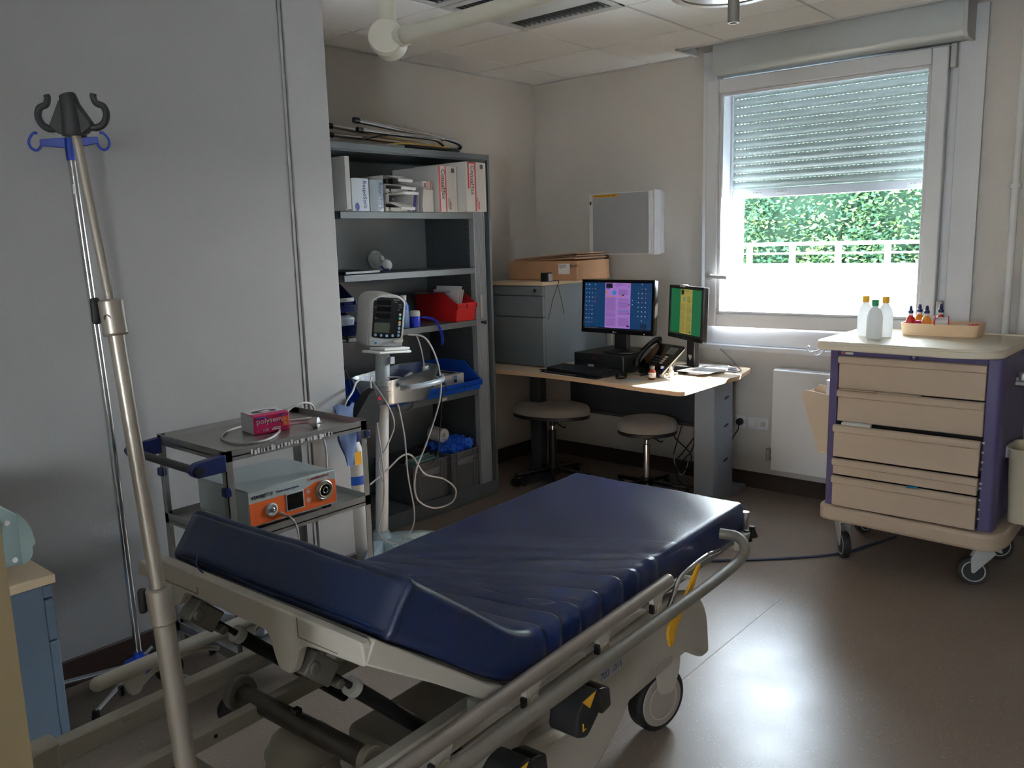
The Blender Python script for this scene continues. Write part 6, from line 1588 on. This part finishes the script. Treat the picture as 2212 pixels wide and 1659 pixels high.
for s_ in (-1, 1):
    g = MB(); g.tube([hq(s_*.105,.046),hq(s_*.112,.030),hq(s_*.130,.022),hq(s_*.148,.032),hq(s_*.152,.050),hq(s_*.140,.068),hq(s_*.128,.076),hq(s_*.118,.074)],.0042,n=10); part('hook_arm', g, mat('hook blue',(12,52,150),.4), I2)
g = MB(); g.lathe([(.062,.055),(.065,.065),(.050,.085),(.018,.098),(.0145,.12)],(-2.79,1.185,0),28); part('star_hub', g, ROYAL, I2)
for a in (-2.15,-.95,.35,1.55,2.75):
    a += -.0
    e = V((-2.79+cos(a)*.27,1.185+sin(a)*.27,.050))
    if e.x < XL+.04: e.x = XL+.05
    l_ = part('star_leg', MB().cyl((-2.79+cos(a)*.04,1.185+sin(a)*.04,.070), e, .0095, n=14), CHROME, I2)
    part('caster', MB().cyl((e.x,e.y-.008,.022),(e.x,e.y+.008,.022),.022,n=18).cyl((e.x,e.y,.025),(e.x,e.y,.058),.011), RUB, I2, bev=.002)

# ================================================================ left side: drawer pedestal, mint machine, cream cabinet
DP = thing('drawer_pedestal', 'blue grey drawer pedestal with beech top beside the left wall', 'pedestal', (-2.72,.62,0))
part('body', MB().box(-2.955,-2.502,.35,.815,.075,.565), BGREY, DP, bev=.002)
for z0, z1 in ((.525,.562),(.395,.520),(.08,.390)): part('drawer_front', MB().box(-2.955,-2.502,.8165,.842,z0,z1), BGREY, DP, bev=.003)
part('pedestal_top', MB().box(-2.962,-2.495,.34,.85,.566,.592), BEECH, DP, bev=.002)
for x, y in ((-2.54,.80),(-2.54,.40),(-2.92,.80),(-2.92,.40)): part('caster', MB().cyl((x-.012,y,.025),(x+.012,y,.025),.025,n=18).cyl((x,y,.03),(x,y,.076),.012), RUB, DP, bev=.003)
MM = thing('desktop_machine', 'pale mint bench machine with rounded front on the pedestal', 'machine', (-2.70,.60,.594))
pr = rpoly([(.30,.625),(.795,.635),(.812,.655),(.812,.68),(.822,.683),(.815,.735),(.785,.785),(.73,.822),(.66,.86),(.30,.86)],[.01,.02,.01,.005,.005,.03,.04,.04,.05,.01],4)
part('housing', MB().prism(pr,'x',-2.92,-2.535), TEAL, MM, bev=.006)
pr2 = rpoly([(.782,.634),(.797,.637),(.812,.655),(.812,.68),(.822,.683),(.815,.735),(.800,.765),(.784,.785)],[.002,.004,.01,.005,.005,.03,.01,.003],4)
part('side_cover', MB().prism(pr2,'x',-2.5345,-2.528), TEAL, MM, bev=.003)
part('side_key', MB().box(-2.5352,-2.530,.66,.742,.735,.785), TEALD, MM, bev=.002)
for y, z in ((.757,.762),(.765,.652)): part('cover_screw', MB().cyl((-2.5345,y,z),(-2.529,y,z),.008,n=16), WHITE, MM, bev=.002)
for y in (.68,.40): part('machine_foot', MB().box(-2.60,-2.56,y-.03,y+.03,.5935,.632), DARK, MM, bev=.004)
CC = thing('cream_cabinet', 'tall cream cabinet whose edge enters the frame at lower left', 'cabinet', (-1.2,.15,0))
CCM = mat('cream cabinet enamel',(228,208,164),.5)
A = MX.Translation((-1.030,.3075,0)) @ MX.Rotation(R(40),4,'Z')
part('cabinet_body', MB(A).box(-.55,-.004,-.44,.0,.0,1.30), CCM, CC, bev=.006)
part('door_panel', MB(A).box(-.54,-.002,-.462,-.442,.03,1.28), CCM, CC, bev=.004)
part('door_latch', MB(A).box(-.08,-.02,-.47,-.462,.62,.66), DARK, CC, bev=.003)

# ================================================================ examination lamp on its arm
LA = thing('examination_lamp', 'ceiling mounted examination lamp on a cream jointed arm', 'lamp', (-2.02,1.80,ZC))
LC = mat('lamp arm cream',(206,202,186),.4)
e = V((-2.02,1.80,2.115))
g = MB(); g.lathe([(.055,-.03),(.058,-.02),(.058,.03),(.055,.045)], tuple(e), 32, 'y'); 
AX = MX.Translation(e) @ MX.Rotation(R(38),4,'Z')
g = MB(AX); g.lathe([(.050,-.045),(.054,-.04),(.054,.038),(.048,.045)], (0,0,0), 36, 'y'); part('elbow_joint', g, LC, LA)
part('elbow_cap', MB(AX).lathe([(.049,-.046),(.048,-.052),(.01,-.054)],(0,0,0),36,'y'), LC, LA)
part('drop_tube', MB().cyl(e+V((0,0,.04)), V((-2.02,1.80,ZC-.02)), .028, n=28), LC, LA)
g = MB(); g.lathe([(.031,.175),(.031,.26),(.028,.262)], tuple(e), 28); g2 = part('blue_collar', g, BLUED, LA)
g = MB(); g.prism([(-.02,.10),(.035,.12),(.045,.20),(.02,.24),(-.02,.24)],'y',-.018,.018); g.v = [p+e for p in g.v]; part('cable_fairing', g, LC, LA, bev=.008)
part('ceiling_rose', MB().lathe([(.09,-.02),(.09,-.001)],(-2.02,1.80,ZC-.001),32), LC, LA, bev=.003)
part('swing_arm', MB().tube([e+V((.05,0,.0)), e+V((.5,.0,.006)), e+V((1.12,0,.03))], lambda t: .025-.004*t, n=20, k=3), LC, LA)
part('arm_collar', MB().cyl(e+V((.045,0,0)), e+V((.075,0,0)), .030, n=28), LC, LA, bev=.003)
hx = V((-.905,1.80,2.03))
g = MB(); g.lathe([(.035,-.03),(.035,.03)], (-.90,1.80,2.145), 24, 'y'); part('end_joint', g, LC, LA, bev=.004)
part('yoke', MB().tube([(-.90,1.80,2.12),(-.90,1.83,2.08),(-.905,1.82,2.05)], .012, n=12), LC, LA)
g = MB(); g.lathe([(.118,.000),(.122,.006),(.118,.025),(.08,.050),(.03,.060)], tuple(hx), 48); g.v=[V(p) for p in g.v]; part('lamp_head', g, mat('lamp head warm',(170,160,146),.4), LA)
g = MB(); g.lathe([(.100,-.002),(.100,.002),(.07,.006)], tuple(hx), 48); part('reflector', g, CHROME, LA)
g = MB(); g.pipe(hx+V((0,0,-.004)), hx+V((0,0,.004)), .119, .100, 48); part('rim_ring', g, mat('lamp rim',(150,140,124),.4), LA)
part('lamp_handle', MB().pipe(hx+V((.03,-.02,-.075)), hx+V((.03,-.02,.0)), .0125, .008, 24), mat('handle taupe',(120,116,108),.45), LA)
